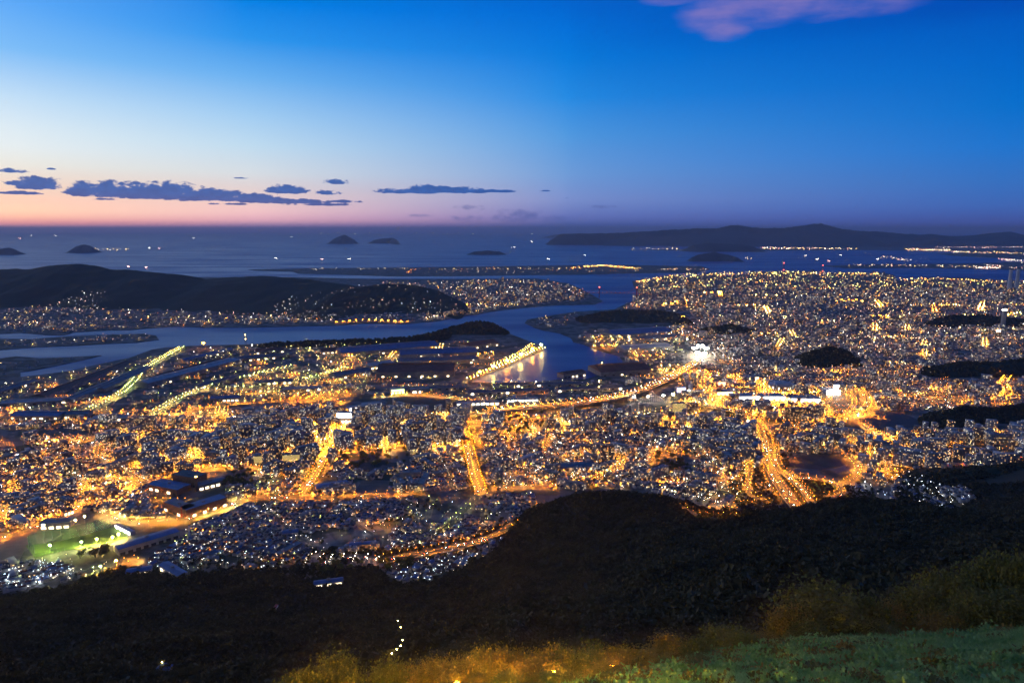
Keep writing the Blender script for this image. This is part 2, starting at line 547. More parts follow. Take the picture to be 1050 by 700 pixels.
m_leaf = leaf_mat('shrub_leaf', (0.09, 0.11, 0.03), (0.19, 0.19, 0.05), 0.8)
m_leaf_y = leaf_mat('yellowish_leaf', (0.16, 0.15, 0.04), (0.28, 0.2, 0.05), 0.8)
m_grass = leaf_mat('grass_blade', (0.09, 0.25, 0.06), (0.30, 0.48, 0.17), 0.35)
m_forest = leaf_mat('forest_leaf', (0.034, 0.034, 0.013), (0.10, 0.088, 0.032), 0.02, 0.2)
m_slope = mat('forest_floor', (0.04, 0.038, 0.02), 0.95, 0.5, 0.03, (0.06, 0.05, 0.027))
m_turf = mat('turf_soil', (0.07, 0.11, 0.045), 0.95, 0.4, 0.5)
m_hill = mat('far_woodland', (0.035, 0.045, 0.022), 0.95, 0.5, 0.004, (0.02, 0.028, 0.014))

m_isle = mat('haze_pale_island', (0.11, 0.12, 0.13), 0.95, 0.4, 0.004)  # haze painted in: paler and bluer than the woodland
m_range = mat('haze_pale_range', (0.08, 0.09, 0.09), 0.95, 0.4, 0.001)  # also lightened beyond real forest, standing in for thicker haze

# ground of the plain: patchwork of yards, roofs and car parks seen from afar
m_ground, n_, b_ = new_mat('town_ground')
g_ = n_.node('ShaderNodeNewGeometry')
nA = n_.noise(g_.outputs['Position'], 0.012, 5, 0.6)
vo = n_.node('ShaderNodeTexVoronoi'); n_.put(vo.inputs['Vector'], g_.outputs['Position']); vo.inputs['Scale'].default_value = 0.022
colr = n_.node('ShaderNodeSeparateColor'); m_ground.node_tree.links.new(vo.outputs['Color'], colr.inputs[0])
base_ = n_.mix(colr.outputs[0], (0.09, 0.085, 0.08, 1), (0.24, 0.21, 0.18, 1))
base_ = n_.mix(n_.step(nA, 0.45, 0.6), base_, (0.05, 0.055, 0.03, 1))
n_.put(b_.inputs['Base Color'], base_); b_.inputs['Roughness'].default_value = 0.9

# water
m_water, n_, b_ = new_mat('sea_water')
g_ = n_.node('ShaderNodeNewGeometry')
b_.inputs['Base Color'].default_value = (0.003, 0.03, 0.24, 1)
b_.inputs['IOR'].default_value = 1.33
mp = n_.node('ShaderNodeMapping'); n_.put(mp.inputs['Vector'], g_.outputs['Position']); mp.inputs['Scale'].default_value = (0.0004, 0.0022, 1)
nW = n_.noise(mp.outputs[0], 1.0, 5, 0.6)
n_.put(b_.inputs['Roughness'], n_.m('ADD', 0.31, n_.m('MULTIPLY', n_.step(nW, 0.35, 0.7), 0.16)))
nR = n_.noise(g_.outputs['Position'], 0.05, 3, 0.6)
bp = n_.node('ShaderNodeBump'); bp.inputs['Strength'].default_value = 0.12; bp.inputs['Distance'].default_value = 1.5
n_.put(bp.inputs['Height'], nR); n_.put(b_.inputs['Normal'], bp.outputs[0])


def window_mat(name, wall, lit, strength, cols):
    """wall with a grid of windows, one bay per UV unit; some windows lit"""
    m, n, b = new_mat(name)
    uvn = n.node('ShaderNodeUVMap'); uvn.uv_map = 'UVMap'
    s = n.node('ShaderNodeSeparateXYZ'); n.put(s.inputs[0], uvn.outputs[0])
    oi = n.node('ShaderNodeObjectInfo')
    fu = n.m('FRACT', s.outputs[0]); fv = n.m('FRACT', s.outputs[1])
    ins = n.m('MULTIPLY', n.m('MULTIPLY', n.m('GREATER_THAN', fu, 0.16), n.m('LESS_THAN', fu, 0.84)),
              n.m('MULTIPLY', n.m('GREATER_THAN', fv, 0.25), n.m('LESS_THAN', fv, 0.85)))
    ins = n.m('MULTIPLY', ins, n.m('GREATER_THAN', s.outputs[1], 0.0))
    cell = n.xyz(n.m('FLOOR', s.outputs[0]), n.m('FLOOR', s.outputs[1]), n.m('MULTIPLY', oi.outputs['Random'], 97.0))
    wn = n.node('ShaderNodeTexWhiteNoise', noise_dimensions='3D'); n.put(wn.inputs['Vector'], cell)
    on = n.m('LESS_THAN', wn.outputs['Value'], lit)
    sc = n.node('ShaderNodeSeparateColor'); m.node_tree.links.new(wn.outputs['Color'], sc.inputs[0])
    colr = n.ramp(sc.outputs[1], [(i / max(1, len(cols) - 1), c) for i, c in enumerate(cols)])
    g = n.node('ShaderNodeNewGeometry')
    nz = n.noise(g.outputs['Position'], 0.05, 4, 0.6)
    wc = n.mix(nz, (*wall, 1), (*(np.array(wall) * 0.6), 1))
    n.put(b.inputs['Base Color'], n.mix(ins, wc, (0.03, 0.035, 0.045, 1)))
    b.inputs['Roughness'].default_value = 0.7
    n.put(b.inputs['Emission Color'], colr)
    n.put(b.inputs['Emission Strength'], n.m('MULTIPLY', n.m('MULTIPLY', ins, on), n.m('MULTIPLY', n.m('ADD', sc.outputs[2], 0.25), strength)))
    try: m.cycles.emission_sampling = 'NONE'
    except Exception: pass
    return m


WC_ = [(1, .42, .08), (1, .55, .18), (1, .72, .36), (1, .85, .62)]
m_apt = window_mat('apartment_wall', (0.46, 0.42, 0.37), 0.2, 1.7, WC_)
m_apt2 = window_mat('pale_apartment_wall', (0.58, 0.56, 0.53), 0.2, 1.3, WC_)
m_apt3 = window_mat('brown_apartment_wall', (0.30, 0.20, 0.14), 0.2, 1.7, WC_[:3])
m_office = window_mat('office_wall', (0.4, 0.4, 0.42), 0.25, 1.5, [(1, .7, .35), (1, .85, .6), (.85, .95, 1)])
APT_M = [m_apt, m_apt2, m_apt3, m_office]

# ------------------------------------------------------------------ sea
me = fast_mesh('sea', [(-95000, -2500, 0), (95000, -2500, 0), (95000, 100000, 0), (-95000, 100000, 0)], [([[0, 1, 2, 3]], 0)], [m_water])
tag(link('sea', me), kind='structure')


def land(name, poly, z=2.0, m=m_ground, depth=4.0):
    """flat land traced on the plain, with a sea wall"""
    xs, ys = gp([p[0] for p in poly], [p[1] for p in poly], z)
    pts = list(zip(xs, ys)); n = len(pts)
    mb = MB()
    v = [(x, y, z) for x, y in pts] + [(x, y, z - depth) for x, y in pts]
    a = sum(pts[i][0] * pts[(i + 1) % n][1] - pts[(i + 1) % n][0] * pts[i][1] for i in range(n))
    top = tuple(range(n)) if a > 0 else tuple(range(n))[::-1]
    mb.add(v, [top] + [(i, (i + 1) % n, n + (i + 1) % n, n + i) for i in range(n)])
    o = link(name, mb.mesh(name, m))
    import bmesh
    bm = bmesh.new(); bm.from_mesh(o.data)
    bmesh.ops.triangulate(bm, faces=[f for f in bm.faces if len(f.verts) > 4], ngon_method='EAR_CLIP')
    bm.normal_update(); bm.to_mesh(o.data); bm.free()
    return tag(o, kind='structure')


MAIN = [(-900, 500), (-700, 392), (-120, 390), (0, 388.5), (22, 386), (42, 384), (72, 380), (102, 373), (132, 367), (155, 358.5), (170, 356), (195, 354.5), (225, 353.5), (250, 353), (280, 351), (314, 349.5),
        (354, 348.5), (400, 347.5), (424, 344.5), (450, 339.5), (470, 337.5), (495, 337), (520, 341), (541, 349), (552, 353), (558, 357.5), (554, 360.5), (543, 365), (515, 375.5), (490, 386), (480, 391.5),
        (513, 392), (553, 391), (576, 388.5), (601, 388.5), (618, 383), (630, 377), (639, 370.5), (635, 365), (624, 362), (614, 359), (597, 352.5), (588, 350.5), (585, 346), (574, 341.5), (557, 338.5), (549, 336), (538, 331),
        (541, 327.5), (557, 324.5), (590, 319.5), (630, 317), (640, 312), (650, 308), (656, 304), (654, 299), (650, 294), (648, 288), (665, 286.5), (690, 281.5), (702, 284.5), (730, 279.5), (748, 283), (780, 278.5), (832, 278), (842, 283), (850, 279.5), (905, 279.5), (917, 282), (919, 287.5), (930, 287), (952, 285),
        (990, 284.5), (1020, 287), (1060, 288), (1300, 290), (1500, 330), (1600, 420), (1700, 620), (1500, 900), (-700, 900)]
WAK = [(-900, 347), (-200, 345), (0, 342), (22, 341), (46, 343), (66, 343.5), (76, 340.5), (110, 338.5), (135, 338), (150, 336.5), (180, 334.5), (215, 335.5), (250, 335.5), (300, 334.5), (346, 333.5), (370, 331.5), (418, 332), (432, 330.5), (450, 329),
       (462, 326.5), (483, 323), (510, 318.5), (537, 315.5), (567, 313), (610, 312), (618, 308.5), (607, 302), (597, 297), (583, 290.5), (550, 285.5), (483, 286), (383, 286), (300, 284), (262, 284.5), (200, 284), (100, 280), (0, 280), (-400, 280), (-900, 284)]
HIBI = [(254, 276.3), (300, 275.3), (420, 274.2), (560, 272.2), (640, 271.5), (720, 273), (728, 276), (715, 279.5), (660, 280), (600, 281.5), (540, 282), (480, 283), (400, 283.3), (352, 281.5), (306, 280.6), (300, 278.5), (262, 277.4)]
SPIT = [(-200, 347), (0, 347), (30, 347.5), (66, 345), (100, 343.2), (148, 342), (160, 344), (163, 348), (140, 351), (112, 352), (80, 354), (40, 355.5), (0, 358.5), (-200, 362)]
SPIT2 = [(-200, 370), (0, 367.5), (16, 365), (40, 367), (70, 366), (104, 364.2), (84, 369), (56, 375), (30, 380), (21, 381), (21, 386), (0, 388), (-200, 389)]
FARW = [(640, 256.5), (720, 255.5), (800, 254), (900, 253), (1050, 252), (1300, 252), (1300, 260), (1050, 260.5), (960, 257.5), (900, 256.3), (780, 257)]
MOJI = [(840, 272.5), (900, 271), (1000, 270), (1060, 268), (1300, 268), (1300, 279), (1060, 277.5), (1000, 275.5), (930, 274.5), (870, 275)]
SHIM = [(960, 260), (1010, 258.5), (1100, 258), (1300, 258), (1300, 266), (1060, 266), (1010, 264), (975, 262)]
land('ground', MAIN)
land('far_shore_land', WAK)
land('reclaimed_land', HIBI)
land('harbour_spit', SPIT)
land('harbour_spit', SPIT2)
land('strait_shore', FARW, 3)
land('strait_shore', MOJI, 3)
land('strait_shore', SHIM, 3)


# ------------------------------------------------------------------ hills
HILLS = []


def hill(name, crest, wf, wb, m=m_hill, n=120, k=26, rough=0.12, kind='structure', base=-6.0, crag=0.0):
    """crest: (u, v, distance) along the skyline; falls wf metres towards the viewer and wb beyond"""
    P = []
    for (u_, v_, y_) in crest:
        if y_ < 300:                       # third value is the height of the crest
            _, sz_ = rays(u_, v_); y_ = float((y_ - H) / sz_)
        P.append(at(u_, v_, y_))
    P = np.array(P)
    t = np.linspace(0, len(P) - 1, n); i = np.minimum(t.astype(int), len(P) - 2); f = (t - i)[:, None]
    f = f * f * (3 - 2 * f) * 0.5 + f * 0.5
    C = P[i] * (1 - f) + P[i + 1] * f
    C[:, 2] += crag * fbm(C[:, 0] / 1500, C[:, 0] * 0 + crag, 5)
    s = np.concatenate([-np.linspace(1, 0, k) ** 1.3, (np.linspace(0, 1, k)[1:]) ** 1.3])
    X = np.repeat(C[:, :1], len(s), 1)
    scale = max(wf, wb)
    jit = 1 + 0.35 * fbm(C[:, :1] / scale * 1.7 + 3, C[:, 1:2] * 0 + np.zeros((1, len(s))) + 1, 3) * 2
    Y = C[:, 1:2] + np.where(s < 0, s * wf, s * wb)[None] * jit
    a = np.abs(s)[None]
    prof = (1 - a) ** 1.5 * (1 + 0.6 * a)
    gl = fbm(X / scale * 5 + 31, Y / scale * 2.2, 4)
    Z = base + (C[:, 2:3] - base) * np.clip(prof + gl * rough * 4 * a * (1 - a) * 2, 0, 1.2)
    Z = Z * np.clip(np.minimum(t, (len(P) - 1) - t) * 2.5, 0, 1)[:, None] + base * (1 - np.clip(np.minimum(t, (len(P) - 1) - t) * 2.5, 0, 1)[:, None])
    Z = Z + fbm(X / scale * 14, Y / scale * 14, 3) * (C[:, 2:3] - base) * 0.10 * (a < 0.98)
    nn, kk = X.shape
    V = np.stack([X, Y, Z], 2).reshape(-1, 3)
    ii, jj = np.meshgrid(np.arange(nn - 1), np.arange(kk - 1), indexing='ij')
    q = (ii * kk + jj).ravel()
    o = link(name, fast_mesh(name, V, [(np.stack([q, q + kk, q + kk + 1, q + 1], 1), 0)], [m], smooth=True))
    HILLS.append((V, kk))
    return tag(o, kind=kind)


hill('wooded_hill', [(-200, 274, 6700), (-90, 276, 6600), (0, 276, 6500), (30, 275.5, 6500), (58, 271.5, 6500), (78, 270, 6500), (96, 271.5, 6500), (112, 276, 6400), (140, 277, 6400), (165, 279.5, 6300), (190, 282.5, 6300),
                     (212, 286, 6300), (235, 284, 6300), (262, 282.5, 6200), (290, 284.5, 6100), (320, 287, 6000), (350, 291, 5800), (385, 297, 5600)], 1200, 1000)
hill('wooded_hill', [(320, 312, 5100), (345, 300, 5300), (372, 293, 5500), (400, 290.5, 5600), (425, 292, 5600), (448, 297, 5500), (466, 306, 5300), (480, 316, 5100)], 650, 600)
hill('wooded_hill', [(395, 350, 3820), (420, 345, 3900), (446, 341, 4000), (464, 335.5, 4050), (478, 331.5, 4080), (492, 329.5, 4080), (506, 332, 4060), (520, 340, 4020), (534, 350, 3900)], 170, 150, n=80)
hill('wooded_hill', [(262, 354, 10), (285, 351.5, 20), (320, 350, 24), (360, 348.5, 26), (400, 347, 30), (425, 345, 34), (448, 341.5, 42), (462, 337, 50)], 70, 55, n=110, rough=.2)
hill('wooded_hill', [(572, 336, 4500), (596, 326, 4600), (620, 320, 4650), (645, 318, 4680), (672, 318.5, 4680), (694, 322, 4600), (712, 331, 4450)], 260, 260, n=80)
hill('wooded_knoll', [(815, 376, 3050), (832, 362, 3100), (850, 356, 3120), (868, 360, 3100), (886, 374, 3050)], 130, 160, n=60)
hill('wooded_knoll', [(935, 390, 2800), (958, 379, 2850), (985, 372, 2880), (1010, 373, 2880), (1040, 370, 2900), (1075, 366, 2900), (1120, 376, 2800)], 120, 150, n=60)
hill('wooded_knoll', [(938, 440, 2060), (960, 425, 2110), (990, 418, 2150), (1020, 420, 2160), (1050, 416, 2170), (1090, 424, 2150)], 90, 90, n=60)
hill('wooded_knoll', [(700, 348, 4000), (725, 337, 4050), (750, 333, 4080), (775, 340, 4050), (790, 348, 4000)], 150, 150, n=50)
hill('wooded_knoll', [(950, 330, 4300), (975, 324, 4400), (1010, 323, 4400), (1040, 327, 4400), (1080, 330, 4300)], 160, 160, n=50)
hill('wooded_hill', [(905, 524, 1440), (920, 516, 1460), (940, 506, 1490), (962, 494, 1510), (985, 485, 1520), (1010, 480, 1530), (1050, 477.5, 1520), (1120, 474, 1500), (1200, 474, 1480)], 150, 170, n=90)
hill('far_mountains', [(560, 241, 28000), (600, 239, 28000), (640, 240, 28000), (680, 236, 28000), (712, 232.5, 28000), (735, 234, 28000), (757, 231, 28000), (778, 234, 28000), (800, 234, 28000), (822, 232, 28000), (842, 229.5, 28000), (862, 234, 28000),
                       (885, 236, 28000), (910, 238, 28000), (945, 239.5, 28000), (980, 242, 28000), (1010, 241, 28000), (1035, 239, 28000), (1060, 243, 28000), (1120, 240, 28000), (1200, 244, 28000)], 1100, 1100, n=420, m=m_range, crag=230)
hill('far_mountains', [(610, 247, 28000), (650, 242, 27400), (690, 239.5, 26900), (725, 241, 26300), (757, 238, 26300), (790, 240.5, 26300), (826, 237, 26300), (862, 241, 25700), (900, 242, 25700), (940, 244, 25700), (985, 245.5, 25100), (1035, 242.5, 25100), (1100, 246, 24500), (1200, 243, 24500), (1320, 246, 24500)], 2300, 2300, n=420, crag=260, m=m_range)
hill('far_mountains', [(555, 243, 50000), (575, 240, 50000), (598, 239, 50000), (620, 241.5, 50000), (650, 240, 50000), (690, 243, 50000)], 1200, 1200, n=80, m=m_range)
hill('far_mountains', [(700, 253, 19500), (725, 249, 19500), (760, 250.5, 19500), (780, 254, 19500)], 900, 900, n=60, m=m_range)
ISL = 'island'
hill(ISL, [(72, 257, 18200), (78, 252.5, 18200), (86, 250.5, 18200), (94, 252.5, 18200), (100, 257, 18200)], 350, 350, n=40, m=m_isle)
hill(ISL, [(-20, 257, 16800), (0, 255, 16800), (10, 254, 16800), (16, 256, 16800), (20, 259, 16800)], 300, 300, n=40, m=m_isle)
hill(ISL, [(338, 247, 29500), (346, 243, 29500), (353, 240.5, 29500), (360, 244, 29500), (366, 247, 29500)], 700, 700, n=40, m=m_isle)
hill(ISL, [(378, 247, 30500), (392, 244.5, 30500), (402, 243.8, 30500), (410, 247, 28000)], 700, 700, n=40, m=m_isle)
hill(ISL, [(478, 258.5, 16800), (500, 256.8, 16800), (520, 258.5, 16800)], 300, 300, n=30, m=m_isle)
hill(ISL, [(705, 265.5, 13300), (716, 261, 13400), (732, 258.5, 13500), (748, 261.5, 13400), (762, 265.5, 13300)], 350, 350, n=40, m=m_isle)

# the mountain side itself: polar sheet, finer near the viewer
rr = np.geomspace(3, 2050, 330); aa = np.radians(np.linspace(-64, 62, 330))
RR, AA = np.meshgrid(rr, aa, indexing='ij')
GX, GY = RR * np.sin(AA), RR * np.cos(AA)
GZ = slope_z(GX, GY)
V = np.stack([GX, GY, GZ], 2).reshape(-1, 3)
ii, jj = np.meshgrid(np.arange(329), np.arange(329), indexing='ij'); q = (ii * 330 + jj).ravel()
quads = np.stack([q, q + 1, q + 331, q + 330], 1)
keep = (GZ.ravel()[quads].max(1) > -6)
quads = quads[keep]
ctr = V[quads].mean(1); near = (np.hypot(ctr[:, 0], ctr[:, 1]) < 75)
o = link('mountain_side', fast_mesh('mountain_side', V, [(quads, near.astype(int))], [m_slope, m_turf], smooth=True))
tag(o, kind='structure')

# ------------------------------------------------------------------ roads
RS = []            # road samples: x, y, half width (keeps buildings off the carriageway)
LAMPS = []         # x, y, z, pole height, head radius, colour class, radiance, phrase
CARSPOTS = []
ROADN = [0]


def resample(pts, step):
    P = np.array(pts, float)
    d = np.concatenate([[0], np.cumsum(np.linalg.norm(np.diff(P, axis=0), axis=1))])
    n = max(3, int(d[-1] / step) + 1)
    t = np.linspace(0, d[-1], n)
    Q = np.stack([np.interp(t, d, P[:, k]) for k in range(P.shape[1])], 1)
    for _ in range(3):
        Q[1:-1] = (Q[:-2] + 2 * Q[1:-1] + Q[2:]) / 4
    return Q


def road(pts, w, phrase, lamp=None, L=60, sp=28, r=0.55, lift=0.0, h=9, sides=2, cars=0, m=None, label=None, rail=True, name='road', step=12):
    ROADN[0] += 1
    u = [p[0] for p in pts]; v = [p[1] for p in pts]
    if max(v) > 505 and lift == 0:
        x, y, z = surf(u, v)
    else:
        x, y = gp(u, v, 2.0 + lift)
    Q = resample(np.stack([x, y], 1), step)
    T = np.gradient(Q, axis=0); T /= np.linalg.norm(T, axis=1)[:, None]
    Nn = np.stack([-T[:, 1], T[:, 0]], 1)
    z = ground_z(Q[:, 0], Q[:, 1]) if max(v) > 470 else np.full(len(Q), 2.0)
    for _ in range(6): z[1:-1] = (z[:-2] + 2 * z[1:-1] + z[2:]) / 4
    z = z + 0.06 + 0.012 * ROADN[0] + lift
    a = Q + Nn * w / 2; b = Q - Nn * w / 2
    n = len(Q)
    def strip(pa, za, pb, zb):
        V = np.concatenate([np.c_[pa, za], np.c_[pb, zb]]); i = np.arange(n - 1)
        return V, np.stack([i + n, i + 1 + n, i + 1, i], 1)
    m = m or m_asph
    if lift > 1:
        root = thing(name, label, 'road', (0, 0, 0))
        V1, f1 = strip(a, z, b, z); V2, f2 = strip(a, z - 1.4, b, z - 1.4)
        V3 = np.concatenate([V1, V2]); nn = 2 * n; i = np.arange(n - 1)
        F3 = [(f1, 0), (f2[:, ::-1] + nn, 0), (np.stack([i, i + 1, i + 1 + nn, i + nn], 1), 0), (np.stack([i + n + nn, i + 1 + n + nn, i + 1 + n, i + n], 1), 0)]
        part('deck', fast_mesh('deck', V3, F3, [m]), root)
        for sgn in (1, -1):
            e = Q + Nn * (w / 2 - 0.1) * sgn; e2 = Q + Nn * (w / 2 + 0.25) * sgn
            Va = np.concatenate([np.c_[e, z + 0.01], np.c_[e, z + 1.1], np.c_[e2, z + 1.1], np.c_[e2, z - 1.6]])
            fs = np.concatenate([np.stack([i + k * n, i + 1 + k * n, i + 1 + (k + 1) * n, i + (k + 1) * n], 1) for k in range(3)])
            part('barrier', fast_mesh('barrier', Va, [(fs, 0)], [m_conc]), root)
        pm = MB().box(-w * 0.36, -1, lift - 3.2, w * 0.36, 1, lift - 1.5).box(-1.2, -1, -2, 1.2, 1, lift - 3.2).mesh('pier', m_conc)
        for k in range(2, n - 2, max(3, n // 60)):
            o = part('pier', pm, root); o.location = (Q[k, 0], Q[k, 1], z[k] - lift - 0.1); o.rotation_euler = (0, 0, math.atan2(T[k, 1], T[k, 0]) + math.pi / 2)
    else:
        V1, f1 = strip(a, z, b, z)
        tag(link(name, fast_mesh(name, V1, [(f1, 0)], [m])), kind='structure')
        if w >= 18:            # kerbed median strip and dashed lane lines
            V1, f1 = strip(Q + Nn * 0.5, z + 0.05, Q - Nn * 0.5, z + 0.05)
            tag(link('median_strip', fast_mesh('median_strip', V1, [(f1, 0)], [m_conc])), kind='structure')
            for off in (-w / 4, w / 4):
                V1, f1 = strip(Q + Nn * (off + 0.12), z + 0.03, Q + Nn * (off - 0.12), z + 0.03)
                tag(link('lane_line', fast_mesh('lane_line', V1, [(f1[::2], 0)], [m_lane])), kind='structure')
    RS.append(np.c_[Q, np.full(n, w / 2)])
    if lamp:
        LQ = resample(Q, sp)
        LT = np.gradient(LQ, axis=0); LT /= np.linalg.norm(LT, axis=1)[:, None]
        for k in range(len(LQ)):
            for sgn in (((1, -1, 0) if w >= 24 else (1, -1)) if sides == 2 else (1,)):
                p = LQ[k] + np.array([-LT[k, 1], LT[k, 0]]) * sgn * (w / 2 + 0.6)
                zz = float(np.interp(k / max(1, len(LQ) - 1), np.linspace(0, 1, n), z))
                LAMPS.append((p[0], p[1], zz - 0.06, h, r, lamp if isinstance(lamp, str) and len(lamp) == 1 else random.choice(lamp), L * random.uniform(0.6, 1.4), phrase))
    for k in range(cars):
        t = random.uniform(0.02, 0.98) * (n - 1); i0 = int(t); fr = t - i0; i1 = min(i0 + 1, n - 1)
        p = Q[i0] * (1 - fr) + Q[i1] * fr; tt = T[i0]
        sgn = random.choice((-1, 1)); off = sgn * w * random.choice((0.12, 0.2, 0.34))
        pp = p + np.array([-tt[1], tt[0]]) * off
        CARSPOTS.append((pp[0], pp[1], z[i0] * (1 - fr) + z[i1] * fr, math.atan2(tt[1], tt[0]) + (0 if sgn < 0 else math.pi), phrase))
    return Q, z


SW = 'SSSY'
P_EX = 'on the broad expressway above the dark ridge'
road([(752, 421), (764, 425), (775, 434), (783, 446), (788, 460), (788, 474), (795, 490), (806, 506), (819, 524)], 29, P_EX, 'S', 75, 15, 0.75, h=15, cars=40, lift=7, name='expressway', label='broad orange lit expressway curving down behind the dark front ridge')
road([(795, 458), (796, 472), (798, 482), (809, 490), (822, 502), (833, 519)], 14, P_EX, 'S', 62, 18, 0.7, h=13, cars=14, lift=6, name='expressway', label='second orange carriageway right of the broad expressway')
road([(804, 487), (819, 491), (838, 490.5), (853, 493.5), (864, 500), (866, 504.5), (858, 509), (847, 511)], 12, 'on the orange loop ramp beside the expressway', 'S', 95, 18, 0.65, cars=6, lift=5, name='loop_ramp', label='orange lit loop ramp turning right of the expressway')
road([(812, 489), (817, 496), (826, 506), (834, 514)], 11, 'on the orange loop ramp beside the expressway', 'S', 100, 20, 0.6, cars=3)
road([(785, 480), (785, 491), (796, 504), (806, 516)], 10, 'on the slip road left of the expressway', 'S', 110, 20, 0.6, cars=3)
road([(866, 468), (876, 474), (882, 483), (874, 493), (868, 495)], 14, 'on the street right of the oval ground', 'S', 130, 20, 0.65, cars=3)
road([(764, 470), (770, 484), (765, 500), (769, 510), (787, 515)], 10, 'on the orange lane left of the expressway', 'S', 120, 22, 0.6, cars=3)
road([(700, 521), (715, 528), (735, 533), (752, 532)], 9, 'on the small orange lane below the ridge', 'S', 90, 26, 0.6)
road([(766, 431), (802, 436), (830, 435.5), (848, 433), (872, 429), (884, 424), (891, 416), (889, 407), (880, 400)], 20, 'on the orange ring road right of the shopping halls', 'S', 90, 22, 0.95, h=12, cars=10)
road([(848, 433), (868, 426), (876, 418), (876, 410), (868, 404)], 14, 'on the orange ring road right of the shopping halls', 'S', 80, 24, 0.95, h=12)
road([(884, 434), (893, 441), (903, 449)], 18, 'on the diagonal orange street below the ring road', 'SY', 130, 22, 0.8, cars=3)
road([(640, 429), (690, 419), (722, 415), (752, 421)], 22, 'on the orange lit trunk road beside the coaster', 'SY', 110, 24, 0.85, lift=9, label='elevated orange lit road deck curving from the viaduct to the expressway', name='elevated_road', cars=6)
road([(700, 412), (740, 406), (800, 402), (845, 402), (868, 404)], 18, 'on the orange street along the shopping halls', 'SSY', 100, 20, 0.95, cars=6)
road([(700, 420), (740, 412), (790, 413), (850, 418)], 16, 'on the orange street along the shopping halls', 'SSY', 90, 24, 0.95)
P_A = 'on the main avenue below the white store'
road([(356, 431), (346, 450), (337, 462), (324, 486), (311, 507)], 24, P_A, 'S', 100, 18, 0.8, h=11, cars=16)
road([(343, 437), (338, 450), (332, 461)], 16, P_A, 'SY', 90, 20, 0.8)
road([(322, 466), (345, 464), (375, 461), (410, 459), (462, 457)], 13, 'on the orange cross street below the downtown blocks', 'S', 130, 22, 0.75, cars=5)
P_B = 'on the straight tree lined orange avenue'
road([(476, 443), (479, 456), (484, 476), (488, 492), (493, 505)], 27, P_B, 'S', 105, 16, 0.75, h=11, cars=14)
road([(252, 512), (290, 509), (330, 510), (370, 509), (408, 507)], 14, 'on the orange street above the hillside houses', 'S', 120, 24, 0.7, cars=5)
road([(497, 500), (530, 500), (560, 499), (590, 495), (618, 490), (630, 484), (635, 476), (638, 468)], 15, 'on the curving orange street above the dark spur', 'S', 140, 22, 0.7, cars=6)
road([(493, 506), (480, 520), (466, 534), (452, 546)], 9, 'on the dim lane below the straight avenue', 'GY', 26, 26, 0.55)
P_D = 'on the orange bypass curving along the hill foot'
road([(386, 576), (418, 570), (450, 564.5), (478, 558.5), (504, 551), (528, 543.5)], 18, P_D, 'S', 95, 15, 0.6, lift=5, label='orange lit elevated bypass curving along the foot of the hill', name='elevated_road', cars=12)
road([(322, 571), (318, 574), (322, 577.5), (345, 576.5), (358, 571), (367, 568.5), (376, 571), (387, 576)], 9, 'on the looping white lit ramp beside the bypass', 'PW', 60, 24, 0.55, cars=4)
road([(290, 580), (320, 579), (350, 579.5), (386, 577.5)], 8, 'on the dim lane below the looping ramp', 'W', 14, 40, 0.5)
road([(0, 553), (30, 543), (55, 531), (75, 523), (96, 514)], 18, 'on the orange street left of the driving range', 'S', 130, 18, 0.7, cars=6)
road([(104, 527), (132, 536), (165, 536.5), (200, 532), (225, 522.5), (252, 512)], 16, 'on the yellow shopping street by the driving range', 'SYY', 170, 17, 0.75, cars=9)
road([(0, 426), (60, 424), (130, 423), (175, 419), (216, 418)], 16, 'on the thin orange road behind the dark works', 'S', 110, 34, 0.9)
road([(195, 420), (235, 414), (270, 412), (325, 409.5), (352, 413)], 16, 'on the thin orange road behind the dark works', 'S', 130, 30, 0.95)
road([(385, 407), (430, 403.5), (455, 407), (480, 411), (505, 416)], 16, 'on the orange road behind the brown field', 'SY', 120, 28, 0.95)
road([(436, 427), (480, 425), (510, 421), (545, 415), (600, 410.5), (644, 406)], 14, 'on the orange lit viaduct below the basin', 'SY', 110, 24, 0.85, lift=10, label='long orange lit viaduct crossing the railway yards below the basin', name='railway_viaduct')
P_I = 'on the pink and orange expressway running to the floodlit ground'
road([(716, 371), (700, 381), (682, 390), (658, 400), (630, 408), (590, 414), (540, 418), (500, 421)], 32, P_I, 'SSSP', 75, 24, 1.0, lift=12, label='wide elevated expressway running diagonally to the floodlit ground', name='elevated_road', cars=22)
road([(1033, 387), (1027, 394), (1034, 401), (1033, 406), (1020, 411)], 22, 'on the winding orange hill road at the right edge', 'S', 150, 24, 1.1, cars=4)
P_J = 'on the yellow green tree road through the works'
road([(92, 421), (110, 411), (125, 404), (138, 392), (147, 379), (166, 368), (186, 357)], 20, P_J, 'GY', 60, 24, 1.0)
road([(157, 424), (186, 408), (216, 395), (260, 384.5), (300, 376)], 20, 'on the diagonal yellow road past the long mill roof', 'GY', 60, 24, 1.0)
road([(214, 400), (270, 397), (330, 386), (352, 378)], 16, 'on the yellow lit yard road in the works', 'GY', 50, 30, 1.0)
road([(345, 331), (372, 328.5), (418, 330.5)], 14, 'on the orange road along the far waterfront', 'S', 80, 45, 1.6)
road([(481, 391), (500, 382.5), (522, 374), (545, 362.5), (557, 358.5)], 18, 'on the yellow lit quay of the factory peninsula', 'YYS', 90, 30, 1.2, h=14)
road([(505, 377), (530, 366), (546, 355)], 14, 'on the yellow lit quay of the factory peninsula', 'SYY', 45, 34, 1.1, h=14)
road([(96, 588), (118, 582), (140, 575)], 16, 'in the yellow yard below the blue roof', 'SYG', 150, 15, 0.6, sides=2)
